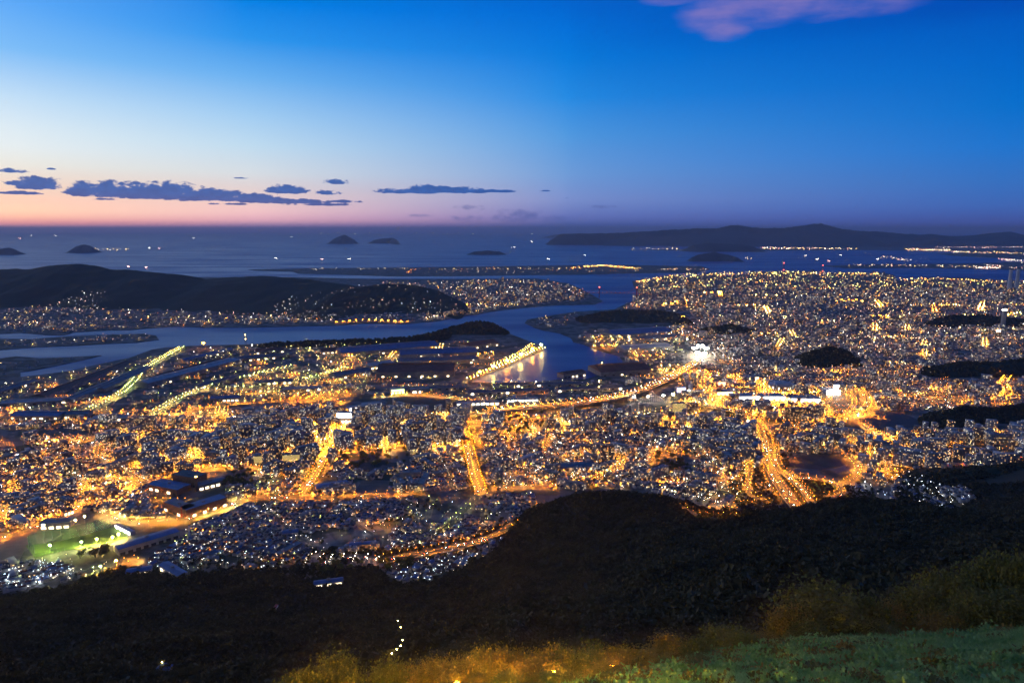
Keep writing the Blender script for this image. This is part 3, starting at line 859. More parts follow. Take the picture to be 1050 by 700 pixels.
# residential streets, dim white lamps
for pts in ([(560, 445), (575, 470), (590, 492)], [(445, 462), (455, 480), (466, 505)], [(520, 445), (530, 468), (545, 496)], [(650, 450), (690, 462), (740, 475)], [(690, 440), (720, 462), (745, 492)],
            [(270, 520), (300, 545), (330, 565)], [(340, 515), (370, 540), (400, 560)], [(230, 540), (290, 525), (350, 520)], [(405, 505), (430, 530), (445, 550)], [(0, 590), (60, 575), (110, 560)], [(30, 605), (70, 590), (110, 580)],
            [(900, 470), (950, 500), (985, 520)], [(880, 480), (930, 475), (990, 470)], [(0, 500), (80, 492), (150, 480)], [(20, 530), (90, 505), (160, 495)], [(60, 445), (100, 470), (150, 495)]):
    road(pts, 7, 'on a quiet side street among the houses', 'CWW', 20, 32, 0.45, sides=1, h=6)

STREETS = [([(0, 450), (150, 450), (150, 492), (0, 540)], 12, 'S', 'in the low quarter at the left edge'), ([(95, 440), (330, 434), (330, 470), (160, 490)], 20, 'SSY', 'in the blocks behind the brick works'),
           ([(240, 432), (470, 426), (470, 456), (330, 470)], 22, 'SSY', 'downtown beside the main avenue'), ([(500, 428), (760, 426), (770, 445), (510, 446)], 16, 'SSY', 'in the town blocks below the viaduct'),
           ([(500, 450), (720, 450), (750, 500), (650, 496)], 7, 'S', 'in the quarter right of the straight avenue'), ([(800, 440), (900, 446), (940, 468), (900, 494), (870, 462)], 12, 'SSY', 'in the town right of the expressway'),
           ([(910, 446), (1050, 444), (1050, 470), (940, 478)], 8, 'SSY', 'in the tall blocks at the right edge'), ([(700, 380), (870, 396), (880, 428), (760, 424), (690, 412)], 24, 'SSSY', 'among the bright shopping halls'),
           ([(900, 402), (1040, 396), (1040, 416), (910, 420)], 5, 'S', 'beyond the orange ring road'), ([(740, 340), (1040, 330), (1040, 380), (760, 384)], 12, 'SY', 'in the dense plain on the right'), ([(690, 300), (1040, 306), (1040, 328), (690, 336)], 18, 'SSY', 'in the far dense plain on the right'),
           ([(210, 525), (330, 520), (400, 515), (390, 540), (300, 545)], 1, 'S', 'in the hillside quarter beside the blue roof'), ([(0, 432), (90, 430), (200, 424), (330, 418), (200, 430)], 6, 'SY', 'between the thin orange road and downtown'), ([(300, 404), (350, 404), (350, 420), (310, 420)], 6, 'S', 'behind downtown'),
           ([(340, 360), (440, 358), (520, 360), (400, 386)], 10, 'SY', 'on the factory peninsula'), ([(600, 340), (700, 340), (700, 380), (640, 392)], 9, 'SY', 'behind the boat basin')]
for poly, cnt, cl, ph in STREETS:
    us = [p[0] for p in poly]; vs = [p[1] for p in poly]; k = 0
    while k < cnt:
        u0, v0 = random.uniform(min(us), max(us)), random.uniform(min(vs), max(vs))
        if not pip(np.array([u0]), np.array([v0]), poly)[0]: continue
        k += 1
        sc_ = (v0 - 232) / 200
        if random.random() < 0.62: du, dv_ = random.uniform(14, 40) * (0.5 + sc_ * .5), random.uniform(-3, 1) * sc_
        else: du, dv_ = random.uniform(-5, 5), random.uniform(5, 15) * sc_
        pxm = float(gp(u0, v0)[1]) / F
        road([(u0 - du / 2, v0 - dv_ / 2), (u0, v0), (u0 + du / 2, v0 + dv_ / 2)], 9 * max(1, pxm / 3), ph, cl, random.uniform(35, 95), max(17, pxm * 7.5), max(.6, .3 * pxm), name='street', h=8 + pxm)

# ------------------------------------------------------------------ no-build areas
NOBUILD = [[(14, 577), (0, 560), (0, 545), (40, 543), (110, 533), (140, 548), (100, 565), (40, 575)], [(118, 568), (150, 562), (188, 548), (172, 542), (140, 553)], [(92, 592), (140, 572), (146, 578), (110, 592)],
           [(145, 503), (175, 488), (236, 506), (236, 520), (190, 532), (160, 520)], [(392, 407), (466, 409), (466, 424), (392, 422)], [(362, 491), (402, 489), (398, 507), (355, 508)],
           [(805, 466), (868, 464), (880, 480), (860, 482), (812, 484)], [(846, 402), (882, 402), (882, 422), (850, 424)], [(345, 424), (364, 424), (364, 434), (345, 434)],
           [(640, 398), (690, 396), (690, 414), (640, 414)], [(508, 428), (560, 424), (566, 436), (548, 446), (520, 446)], [(330, 462), (425, 458), (418, 482), (360, 484)], [(665, 462), (708, 460), (712, 486), (670, 486)],
           [(886, 428), (905, 421), (925, 423), (945, 432), (940, 438), (905, 440), (890, 436)], [(936, 439), (958, 426), (985, 420), (1060, 418), (1060, 440)], [(225, 482), (260, 478), (262, 500), (228, 500)], [(960, 456), (1040, 456), (1040, 467), (960, 467)],
           [(818, 376), (826, 366), (838, 359), (852, 355), (868, 358), (880, 368), (886, 376), (850, 378)], [(936, 389), (952, 381), (985, 373), (1040, 370), (1060, 366), (1060, 390)], [(815, 487), (862, 492), (858, 507), (835, 512)], [(700, 356), (732, 356), (732, 372), (700, 372)],
           [(600, 318), (705, 316), (712, 333), (575, 337)], [(440, 330), (540, 330), (540, 352), (400, 352)], [(0, 438), (0, 462), (38, 466), (38, 460)]]


def free(u, v, x, y, pad=7.0):
    ok = np.ones(len(u), bool)
    uj = u + 10 * fbm(u / 9, v / 4, 3); vj = v + 5 * fbm(u / 9 + 50, v / 4, 3)
    for p in NOBUILD: ok &= ~pip(uj, vj, p)
    A = np.concatenate(RS)
    for i in range(0, len(x), 3000):
        d = np.hypot(x[i:i + 3000, None] - A[None, :, 0], y[i:i + 3000, None] - A[None, :, 1]) - A[None, :, 2]
        ok[i:i + 3000] &= d.min(1) > pad
    return ok


def scatter(poly, sx, sy, jit=0.8):
    us = [p[0] for p in poly]; vs = [p[1] for p in poly]
    a, b = np.meshgrid(np.arange(min(us), max(us), sx), np.arange(min(vs), max(vs), sy))
    a = a.ravel() + rng.uniform(-.5, .5, a.size) * sx * jit + (np.round(b.ravel() / sy) % 2) * sx * 0.5
    b = b.ravel() + rng.uniform(-.5, .5, b.size) * sy * jit
    k = pip(a, b, poly)
    return a[k], b[k]


# ------------------------------------------------------------------ town fabric, zone by zone
# (area phrase, polygon, house spacing, share of tall blocks, block height range, lamps per picture area, lamp colours, lamp radiance)
Z = [
    ('on the slope below the green driving range', [(-40, 575), (20, 578), (60, 574), (92, 592), (80, 594), (40, 601), (0, 608), (-40, 612)], (5.6, 3.0), 0.03, (6, 10), 15, 'CCCW', 16),
    ('in the hillside quarter beside the blue roof', [(196, 540), (255, 518), (330, 515), (408, 512), (405, 545), (385, 568), (325, 568), (305, 578), (268, 582), (205, 588), (188, 575), (190, 552)], (5.4, 2.8), 0.04, (6, 12), 18, 'CWWYGWS', 17),
    ('in the quarter between avenue and bypass', [(405, 512), (490, 508), (545, 506), (548, 514), (522, 538), (478, 553), (440, 561), (395, 566)], (5.2, 2.7), 0.03, (6, 12), 17, 'CWWYGS', 17),
    ('beside the yellow shopping street', [(88, 523), (150, 496), (166, 520), (168, 532), (132, 534), (104, 525)], (5.2, 2.7), 0.15, (6, 14), 12, 'SYWY', 26),
    ('below the long blue roof', [(150, 574), (190, 552), (202, 590), (168, 593)], (5.6, 3.0), 0.0, (6, 9), 24, 'CWG', 14),
    ('on the slope below the orange bypass', [(392, 582), (440, 571), (500, 556), (522, 549), (505, 566), (470, 584), (440, 595), (400, 598)], (8, 3.6), 0.0, (6, 8), 40, 'CCW', 12),
    ('in the quarter right of the straight avenue', [(497, 444), (600, 440), (720, 440), (762, 470), (762, 505), (740, 524), (700, 512), (650, 500), (600, 500), (500, 503)], (5.0, 2.4), 0.10, (9, 24), 11, 'WWYWSSY', 20),
    ('in the quarter left of the straight avenue', [(400, 470), (474, 458), (487, 500), (405, 505)], (5.0, 2.4), 0.10, (9, 22), 11, 'WYSSY', 18),
    ('around the dark school field', [(250, 505), (310, 508), (330, 480), (405, 482), (405, 506), (330, 508)], (6.5, 3.0), 0.12, (9, 18), 30, 'WCG', 14),
    ('in the low quarter at the left edge', [(-40, 448), (150, 448), (165, 470), (150, 495), (90, 522), (-40, 556)], (5.2, 2.5), 0.10, (8, 22), 9, 'WPYSSYS', 22),
    ('in the blocks behind the brick works', [(90, 440), (330, 432), (335, 470), (300, 492), (230, 482), (150, 492)], (5.2, 2.4), 0.26, (12, 34), 6.5, 'SYPSSY', 28),
    ('in the quarter beside the brick works', [(235, 482), (330, 478), (310, 508), (250, 512), (236, 515)], (7, 3.4), 0.2, (8, 18), 15, 'GYWS', 18),
    ('downtown beside the main avenue', [(235, 432), (330, 424), (480, 422), (476, 458), (420, 466), (330, 474), (240, 450)], (5.4, 2.3), 0.62, (14, 44), 4.6, 'SYWSSY', 30),
    ('in the town blocks below the viaduct', [(495, 428), (600, 424), (700, 424), (766, 430), (780, 446), (600, 442), (495, 446)], (5.0, 2.2), 0.4, (12, 36), 5.2, 'SSYWSY', 28),
    ('in the flats left of the expressway', [(690, 430), (770, 432), (784, 456), (778, 482), (740, 480), (700, 450)], (5.5, 2.4), 0.45, (14, 34), 6.5, 'SYWYSG', 24),
    ('in the town right of the expressway', [(792, 440), (850, 438), (905, 450), (940, 470), (905, 500), (880, 486), (866, 464), (800, 464)], (4.9, 2.2), 0.28, (10, 30), 6.2, 'SSYSY', 26),
    ('in the tall blocks at the right edge', [(905, 446), (940, 442), (1080, 440), (1080, 472), (1000, 478), (935, 480), (920, 462)], (5.2, 2.3), 0.34, (14, 38), 7, 'SYYPSSR', 26),
    ('in the valley houses below the right hill', [(872, 500), (920, 485), (945, 490), (960, 500), (990, 500), (1000, 512), (975, 524), (930, 518), (905, 512)], (5.4, 2.7), 0.02, (7, 10), 18, 'CCW', 14),
    ('beyond the orange ring road', [(895, 400), (1080, 392), (1080, 418), (945, 420), (900, 424)], (4.6, 2.0), 0.12, (9, 24), 7.5, 'PWWYSS', 11),
    ('among the bright shopping halls', [(690, 378), (760, 388), (880, 398), (895, 412), (880, 430), (830, 434), (760, 424), (700, 412)], (6, 2.8), 0.4, (9, 26), 3.6, 'SSSSYYW', 30),
    ('in the dense plain on the right', [(730, 350), (800, 345), (900, 345), (1080, 345), (1080, 396), (900, 402), (850, 398), (760, 388), (716, 376)], (4.2, 1.8), 0.10, (9, 24), 6.2, 'PPWWWYSS', 7.5),
    ('in the far dense plain on the right', [(690, 318), (760, 312), (1080, 312), (1080, 348), (800, 348), (720, 352), (690, 344)], (4.2, 1.6), 0.12, (12, 30), 5.2, 'PPWWYYSS', 5.5),
    ('near the north coast on the right', [(655, 300), (700, 292), (900, 296), (1080, 300), (1080, 314), (800, 314), (690, 322), (640, 318)], (5, 1.6), 0.25, (14, 34), 3.8, 'PWYYYSS', 8),
    ('on the north coast works', [(650, 289), (690, 282), (730, 280), (780, 279), (832, 278.5), (850, 280), (905, 280), (915, 283), (920, 289), (960, 286), (1080, 290), (1080, 300), (900, 298), (700, 296), (656, 301)], (8, 1.9), 0.3, (16, 40), 3.0, 'YYYGYSS', 15),
    ('behind the boat basin', [(600, 340), (690, 338), (716, 352), (712, 366), (690, 380), (640, 396), (640, 378), (636, 362), (600, 350)], (8, 3.0), 0.15, (8, 16), 9, 'YGYWSS', 12),
    ('in the works by the basin mouth', [(590, 346), (640, 340), (700, 334), (730, 342), (720, 352), (640, 352), (600, 351)], (9, 3), 0.1, (8, 16), 9, 'WYCS', 11),
    ('along the point beside the basin mouth', [(541, 329), (560, 325.5), (600, 321), (590, 327), (570, 338), (560, 337)], (7, 2.4), 0.1, (8, 14), 9, 'WYS', 8),
    ('on the railway yards', [(330, 396), (480, 393), (640, 391), (690, 384), (660, 398), (620, 408), (500, 418), (480, 408), (430, 402), (380, 406)], (13, 5), 0.2, (6, 12), 9, 'GYYWS', 13),
    ('in the works on the left plain', [(0, 392), (60, 385), (140, 370), (200, 358), (300, 354), (360, 352), (360, 395), (340, 410), (200, 416), (90, 422), (0, 424)], (16, 5), 0.1, (6, 14), 17, 'GYYYWS', 19),
    ('in the works yards behind downtown', [(215, 385), (330, 378), (380, 384), (385, 402), (340, 408), (240, 408), (215, 400)], (12, 4), 0.1, (6, 14), 5.5, 'GYYYS', 19),
    ('between the thin orange road and downtown', [(0, 430), (90, 428), (200, 422), (330, 416), (390, 422), (330, 428), (200, 432), (90, 440), (0, 440)], (8, 3.2), 0.3, (8, 20), 7, 'SYWSY', 22),
    ('on the factory peninsula', [(330, 352), (440, 350), (520, 350), (545, 354), (530, 366), (490, 384), (400, 392), (330, 394)], (16, 6), 0.1, (6, 14), 9, 'YSYGWS', 15),
    ('along the far left waterfront', [(0, 318), (60, 312), (130, 318), (250, 322), (340, 322), (350, 331), (200, 334), (110, 337), (60, 342), (0, 340)], (6.5, 2.2), 0.12, (9, 20), 9, 'WPYWYS', 7),
    ('on the far left hillside', [(60, 310), (84, 300), (112, 300), (100, 318), (76, 320)], (7, 2.6), 0.0, (7, 10), 11, 'WPCW', 4.5),
    ('on the hillside across the water', [(276, 312), (330, 300), (360, 292), (430, 294), (462, 300), (474, 320), (430, 330), (350, 330), (276, 330)], (6.5, 2.2), 0.05, (8, 14), 15, 'CWWP', 4.5),
    ('around the bright town across the water', [(440, 290), (500, 287), (560, 288), (600, 298), (606, 308), (540, 313), (505, 317), (462, 326), (430, 329), (470, 312)], (6, 1.8), 0.35, (14, 40), 4, 'WWPYYSS', 9),
    ('on the ridge above the far waterfront', [(390, 288.5), (440, 288.5), (446, 296), (392, 295)], (6, 1.8), 0.2, (8, 16), 7, 'PYYP', 4),
    ('on the harbour spit', [(0, 350), (66, 346.5), (100, 345), (156, 344), (160, 346), (140, 349), (80, 352), (40, 354), (0, 357)], (9, 2.6), 0.1, (6, 12), 16, 'YWYP', 7),
    ('on the dark lower spit', [(0, 370), (40, 369), (80, 366.5), (50, 374), (20, 380), (0, 386)], (12, 4), 0.0, (6, 10), 70, 'WYS', 7),
]
HOUSES = []; BLOCKS = []      # x, y, z, w, d, h, rot, phrase, lit
for (ph, poly, (sx, sy), tall, (h0, h1), la, lc, LL) in Z:
    u, v = scatter(poly, sx, sy)
    x, y, z = surf(u, v) if max(p[1] for p in poly) > 478 else (*gp(u, v), np.full(len(u), 2.0))
    ok = free(u, v, x, y)
    hz_ = ph.find('hillside across') >= 0 or ph.find('far left hillside') >= 0 or ph.find('ridge above') >= 0
    for k in np.nonzero(ok)[0]:
        dist = y[k]
        rot = (hash(ph) % 7) * 0.0 + (len(ph) * 0.37) % 1.5 + random.gauss(0, 0.12) + random.choice((0, math.pi / 2))
        big = 1 if dist < 2300 else min(2.2, dist / 2300)
        clump = fbm(np.array([x[k] / 160 + 40]), np.array([y[k] / 160]), 3)[0]
        if random.random() < tall * (1 + 2.5 * clump):
            hh = random.uniform(h0, h1) * random.uniform(0.75, 1.3)
            BLOCKS.append((x[k], y[k], z[k], random.choice((16, 20, 26, 36, 52)) * random.uniform(.85, 1.1) * big ** 0.4, random.uniform(11, 17) * big ** 0.4, hh, rot, ph, 1))
        elif clump > (-0.07 if dist < 1700 else -0.16):
            HOUSES.append((x[k], y[k], z[k], random.uniform(8.5, 13) * big ** 0.7, random.uniform(7, 9.5) * big ** 0.6, random.uniform(5.0, 6.6), rot, ph, random.random()))
    # lamps
    s = math.sqrt(la)
    u, v = scatter(poly, s * 1.5, s / 1.5, 1.0)
    x, y, z = surf(u, v) if max(p[1] for p in poly) > 478 else (*gp(u, v), np.full(len(u), 2.0))
    if not hz_:
        ga = (len(ph) * 0.37) % 1.5; gsp = 46 * max(1, y.mean() / 2300)
        for k in range(len(x)):
            t_ = random.random()
            if t_ < 0.68 and z[k] < 12:
                a_ = ga if t_ < .36 else ga + math.pi / 2
                nx_, ny_ = -math.sin(a_), math.cos(a_)
                d_ = x[k] * nx_ + y[k] * ny_; e_ = round(d_ / gsp) * gsp + random.gauss(0, 1.5) - d_
                x[k] += nx_ * e_; y[k] += ny_ * e_
        u, v = to_px(x, y, z)
    if hz_:      # lamps that stand on the far hills
        for V_, kk in HILLS[:2]:
            uu, vv = to_px(V_[:, 0], V_[:, 1], V_[:, 2])
            for k in range(len(u)):
                j = np.argmin((uu - u[k]) ** 2 + (vv - v[k]) ** 2 * 4)
                if abs(uu[j] - u[k]) < 8 and abs(vv[j] - v[k]) < 3 and V_[j, 2] > 3:
                    x[k], y[k], z[k] = V_[j]
    ok = np.ones(len(u), bool)
    uj = u + 12 * fbm(u / 9, v / 4, 3); vj = v + 5 * fbm(u / 9 + 50, v / 4, 3)
    for p in NOBUILD: ok &= ~pip(uj, vj, p)
    ok |= (rng.random(len(u)) < 0.16) & (v < 460)
    for k in np.nonzero(ok)[0]:
        cl = fbm(np.array([x[k] / 170 + 7]), np.array([y[k] / 260 + 3]), 3)[0]
        if random.random() > 0.72 + 2.4 * cl: continue
        px = y[k] / F
        r = max(0.34, (0.30 if y[k] < 2300 else 0.25) * px) * random.uniform(0.7, 1.2)
        c = random.choice(lc)
        L = LL * min(7, math.exp(random.gauss(-0.95 + 2.0 * cl, 1.1)))
        LAMPS.append((x[k], y[k], z[k], random.uniform(6, 10) if px < 4 else random.uniform(9, 18), r, c, L, ph))
        # sodium streets glow in clusters
        if c == 'S' and px < 4.5 and random.random() < 0.5:
            t = random.uniform(-0.4, 0.4)
            for q in range(random.randint(2, 5)):
                LAMPS.append((x[k] + (q + 1) * 17 * math.cos(t), y[k] + (q + 1) * 17 * math.sin(t) * 1.5, z[k], 8, r, 'S', L * 2.5, ph))


# lines and dots of light on far shores and islands: (polyline, count, colours, radiance)
for pts, n, lc, LL, ph in (
        ([(320, 276.5), (420, 276)], 34, 'YW', 5, 'on the far reclaimed shore'), ([(418, 281), (424, 277), (440, 276)], 14, 'SS', 9, 'on the far reclaimed shore'), ([(440, 277), (585, 276)], 60, 'YWYS', 6, 'on the far reclaimed shore'),
        ([(560, 278), (600, 279), (660, 278)], 30, 'YWS', 5, 'on the far reclaimed shore'), ([(585, 276), (600, 274), (620, 273), (640, 275), (655, 276)], 80, 'YYS', 11, 'at the bright plant on the far shore'), ([(675, 277), (725, 277)], 40, 'YWS', 7, 'on the far reclaimed shore'), ([(440, 279.5), (560, 279.5)], 26, 'YWP', 4, 'on the far reclaimed shore'),
        ([(652, 290), (690, 284), (730, 282), (780, 281), (850, 281), (905, 282)], 150, 'YYSY', 15, 'on the north coast quays'), ([(922, 287), (960, 286.5), (1010, 289), (1060, 291)], 80, 'YYS', 17, 'on the north coast quays'),
        ([(780, 255), (850, 255.5), (880, 256)], 60, 'WPY', 12, 'along the mountain shore'), ([(930, 256.5), (975, 257.5)], 50, 'PYW', 14, 'along the mountain shore'), ([(975, 259), (1050, 260.5)], 46, 'WPY', 11, 'along the mountain shore'), ([(960, 254.5), (1050, 254)], 36, 'WP', 8, 'along the mountain shore'), ([(640, 256), (720, 255.8)], 12, 'WY', 7, 'along the mountain shore'), ([(700, 251), (720, 250.5)], 9, 'WY', 14, 'along the mountain shore'),
        ([(870, 272.5), (930, 272.8), (1000, 274)], 40, 'WYP', 8, 'on the strait shore'), ([(1000, 275), (1024, 275.5)], 30, 'PW', 14, 'on the strait shore'), ([(905, 264), (935, 268)], 20, 'YWP', 8, 'on the strait shore'),
        ([(1025, 266), (1050, 269)], 24, 'PW', 12, 'on the strait shore'), ([(1008, 272), (1050, 276)], 16, 'PW', 8, 'on the strait shore'),
        ([(82, 256.8), (132, 256.2)], 44, 'WYY', 13, 'on the breakwater beside the near island'), ([(495, 259.5), (512, 260)], 14, 'YW', 12, 'on the small dark island'), ([(612, 250), (630, 250.3)], 9, 'W', 14, 'on the far coast'), ([(763, 265), (770, 265)], 6, 'WY', 10, 'beside the round dark island')):
    Q = resample([(a, b) for a, b in pts], 0.5)
    if 'strait' in ph or 'mountain shore' in ph or 'plant' in ph: n = int(n * 1.9); LL *= 1.5
    for k in range(n):
        q = Q[random.randrange(len(Q))]
        uu = q[0] + random.gauss(0, 1.2); vv = max(238.5, q[1] + random.gauss(0, 0.45))
        x, y = gp(uu, vv, 3)
        LAMPS.append((float(x), float(y), 2.0, random.uniform(10, 24) * min(2.0, max(1, y / 12000)), 0.26 * y / F * random.uniform(.7, 1.2), random.choice(lc), LL * math.exp(random.gauss(-.4, .6)), ph))

# ------------------------------------------------------------------ lamps: nearest ones as things, the rest in one mesh
OCT = np.array([(1, 0, 0), (0, 1, 0), (-1, 0, 0), (0, -1, 0), (0, 0, 1), (0, 0, -1)], float)
OCF = np.array([(0, 1, 4), (1, 2, 4), (2, 3, 4), (3, 0, 4), (1, 0, 5), (2, 1, 5), (3, 2, 5), (0, 3, 5)])
LAMPS.sort(key=lambda l: -l[4] / max(1.0, l[1]) * (1.0 if l[1] < 2600 else 0.001))
LAMPS = [l for l in LAMPS if l[1] > 50]
proto = {}
CNAME = {'S': 'orange', 'W': 'warm white', 'C': 'cool white', 'Y': 'yellow', 'G': 'greenish yellow', 'R': 'red', 'P': 'pinkish white'}


def lamp_proto(c, L, ph_=''):
    key = (c, L, 'quay' in ph_, ' on the' in ' ' + ph_)
    if key in proto: return proto[key]
    sod = c in 'SY'
    root = thing('road_lamp' if sod else 'street_lamp', 'x', 'road lamp' if sod else 'street lamp', (0, 0, 0))
    part('pole', MB().tube((0, 0, 0), (0, 0, 0.9), 0.016, 0.010, 6).tube((0, 0, 0.9), (0, 0.09, 0.955), 0.009, 0.008, 5).mesh('pole', m_pole), root)
    hm = MB().ball((0, 0.10, 0.962), 0.040, 0, 8, 5, 0.8)                       # lens
    cdisc = [(0.070 * math.cos(k * math.pi / 4), 0.10 + 0.070 * math.sin(k * math.pi / 4)) for k in range(8)]
    hm.add([(a_, b_, 0.918) for a_, b_ in cdisc], [tuple(range(8))[::-1]], 1)      # downward light
    hm.add([(0.10 + 1.25 * (b_ - 0.10) - 0.10 if False else a_ * 1.2, 0.10 + (b_ - 0.10) * 1.2, 0.924) for a_, b_ in cdisc] + [(0, 0.10, 0.95)], [(k, (k + 1) % 8, 8) for k in range(8)] + [tuple(range(8))[::-1]], 2)   # shade
    part('lamp_head', hm.mesh('lamp_head', emit('lamp_light', LC[c], L * (0.22 if sod and ' on the' in ' ' + ph_ else 1.0)), emit('lamp_downlight', LC[c], L * ((8 if 'quay' in ph_ else 80) if sod else 3.5)), m_dark), root)
    proto[key] = root; root['used'] = 0
    return root


def quantL(L):
    return float(2 ** round(math.log2(max(2, L))))


n_s = n_w = 0
rest = []
for l in LAMPS:
    x, y, z, h, r, c, L, ph = l
    is_s = c in 'SY'
    cnt = n_s if is_s else n_w
    if cnt >= 300 or y > 2600:
        rest.append(l); continue
    if is_s: n_s += 1
    else: n_w += 1
    p = lamp_proto(c, quantL(L * (r / (0.05 * h)) ** 2 * 0.1) if is_s else quantL(L * (0.045 if is_s and r > .59 and ' on ' in ' ' + ph else 0.10 if is_s else 0.9) * (r / (0.05 * h)) ** 2), ph)
    lab = f'{CNAME[c]} lamp on a grey pole {ph}'
    grp = f'{CNAME[c]} lamps {ph}'
    if not p['used']:
        o = p; p['used'] = 1; o.location = (x, y, z); o.rotation_euler = (0, 0, random.uniform(0, 6.28)); o.scale = (h, h, h); o['label'] = lab; o['group'] = grp
    else:
        o = copy_tree(p, (x, y, z), random.uniform(0, 6.28), h, lab, grp)
for p in proto.values():
    del p['used']
for o in SC.objects:
    if 'used' in o: del o['used']
A = np.array([(l[0], l[1], l[2] + l[3], l[4]) for l in rest]); n = len(A)
V = (A[:, None, :3] + OCT[None] * A[:, None, 3:4] * np.array([1, 1, 0.8])).reshape(-1, 3)
Fc = (OCF[None] + 6 * np.arange(n)[:, None, None]).reshape(-1, 3)
cols = np.repeat(np.array([LC[l[5]] * l[6] * (2.0 if 'quay' in l[7] else 0.13 if l[5] in 'SY' and l[1] < 2700 else (.35 if l[5] in 'SY' and l[1] < 4500 else 0.9)) for l in rest]), 6, 0)
near_ = [i for i, l in enumerate(rest) if l[1] < 5600]
An = A[near_]; nn_ = len(An)
SQ = np.array([(-1, -1), (1, -1), (1, 1), (-1, 1)])
dv = np.concatenate([An[:, None, :2] + SQ[None] * An[:, None, 3:4] * 1.1, np.repeat((An[:, 2] - An[:, 3] * 1.1)[:, None, None], 4, 1)], 2)
cv = np.concatenate([An[:, None, :2] + SQ[None] * An[:, None, 3:4] * 1.45, np.repeat((An[:, 2] - An[:, 3] * 1.0)[:, None, None], 4, 1)], 2)
dcol = np.repeat(np.array([LC[rest[i][5]] * rest[i][6] * (3.0 if 'quay' in rest[i][7] else 11.0 if rest[i][5] in 'SY' else 3.5) for i in near_]), 4, 0)
# poles of the distant lamps
pw = np.maximum(0.08, A[:, 3] * 0.12)
c4 = np.array([(-1, -1), (1, -1), (1, 1), (-1, 1)])
zb = np.array([l[2] - 0.5 for l in rest])
Pv = np.concatenate([np.concatenate([A[:, None, :2] + c4[None] * pw[:, None, None], np.repeat(zb[:, None, None], 4, 1)], 2),
                     np.concatenate([A[:, None, :2] + c4[None] * pw[:, None, None], np.repeat((A[:, 2] - A[:, 3] * .7)[:, None, None], 4, 1)], 2)], 1).reshape(-1, 3)
bq = np.array([(0, 1, 5, 4), (1, 2, 6, 5), (2, 3, 7, 6), (3, 0, 4, 7)])
Pf = (bq[None] + 8 * np.arange(n)[:, None, None]).reshape(-1, 4) + len(V)
i4 = np.arange(4 * nn_).reshape(-1, 4); b1 = len(V) + len(Pv)
me = fast_mesh('distant_street_lamps', np.concatenate([V, Pv, dv.reshape(-1, 3), cv.reshape(-1, 3)]), [(Fc, 0), (Pf, 1), (i4[:, ::-1] + b1, 0), (i4 + b1 + 4 * nn_, 2)], [m_glow, m_pole, m_dark],
               col=np.concatenate([cols, np.zeros((len(Pv), 3)), dcol, np.zeros((4 * nn_, 3))]))
tag(link('distant_street_lamps', me), kind='stuff', label='countless tiny street and yard lamps all over the town and far shores')
print('lamps', len(LAMPS), 'houses', len(HOUSES), 'blocks', len(BLOCKS), 'cars', len(CARSPOTS))

# ------------------------------------------------------------------ houses
HOUSES.sort(key=lambda h: h[1])
NEARH = [h for h in HOUSES if 0.98 > abs(h[0]) / h[1] * F / 525][:300]
ids = set(id(h) for h in NEARH)
FARH = [h for h in HOUSES if id(h) not in ids]
ROOFS = [('dark grey', m_roof), ('blue', m_roofb), ('grey', m_roofg), ('rust red', m_roofr)]
hp = []
for (rn, rm) in ROOFS:
    for lit in (0, 1, 2):
        root = thing('house', 'x', 'house', (0, 0, 0))
        w_, d_, h_ = 10.5, 8.2, 5.6
        mb = MB().box(-w_ / 2, -d_ / 2, -2.5, w_ / 2, d_ / 2, h_)
        mb.add([(-w_ / 2, -d_ / 2, h_), (-w_ / 2, d_ / 2, h_), (-w_ / 2, 0, h_ + 2.1)], [(0, 2, 1)]).add([(w_ / 2, -d_ / 2, h_), (w_ / 2, d_ / 2, h_), (w_ / 2, 0, h_ + 2.1)], [(0, 1, 2)])
        part('wall', mb.mesh('wall', random.choice((m_wall, m_wall2))), root)
        part('roof', MB().gable(-w_ / 2, -d_ / 2, w_ / 2, d_ / 2, h_ + 0.01, h_ + 2.3).box(-w_ / 2 + 1, -0.25, h_ + 2.15, w_ / 2 - 1, 0.25, h_ + 2.45).mesh('roof', rm), root)
        mw = [m_glass, E_WIN, E_WINC][lit]
        for (sx, sz, side) in ((-3, 1.0, 0), (2.2, 3.6, 0), (2.4, 1.0, 1), (-2.4, 3.7, 1)):
            yy = -d_ / 2 if side == 0 else d_ / 2
            k_ = -1 if side == 0 else 1
            lit_here = mw if random.random() < 0.6 else m_glass
            part('window', MB().box(sx - 0.85, min(yy, yy + 0.06 * k_), sz, sx + 0.85, max(yy, yy + 0.06 * k_), sz + 1.3).mesh('window', lit_here), root)
        part('porch', MB().box(-0.9, -d_ / 2 - 1.3, 2.5, 1.2, -d_ / 2 - 0.02, 2.7).mesh('porch', rm), root)
        hp.append((root, rn, lit, [0]))
LITN = ['dark', 'warm lit', 'cool white lit']
for (x, y, z, w_, d_, h_, rot, ph, lt) in NEARH:
    root, rn, lit, used = random.choice([p for p in hp if p[2] == (0 if lt > 0.72 else (1 if lt < 0.34 else 2))])
    lab = f'{rn} roofed house, {LITN[lit]} windows, {ph}'; grp = f'{rn} roofed houses, {LITN[lit]} windows, {ph}'
    if not used[0]:
        used[0] = 1; root.location = (x, y, z); root.rotation_euler = (0, 0, rot); root['label'] = lab; root['group'] = grp; root.scale = (w_ / 10.5, d_ / 8.2, h_ / 5.6)
    else:
        copy_tree(root, (x, y, z), rot, (w_ / 10.5, d_ / 8.2, h_ / 5.6), lab, grp)
for root, rn, lit, used in hp:
    if not used[0]:
        for c in KIDS[root.name]: bpy.data.objects.remove(c)
        bpy.data.objects.remove(root)

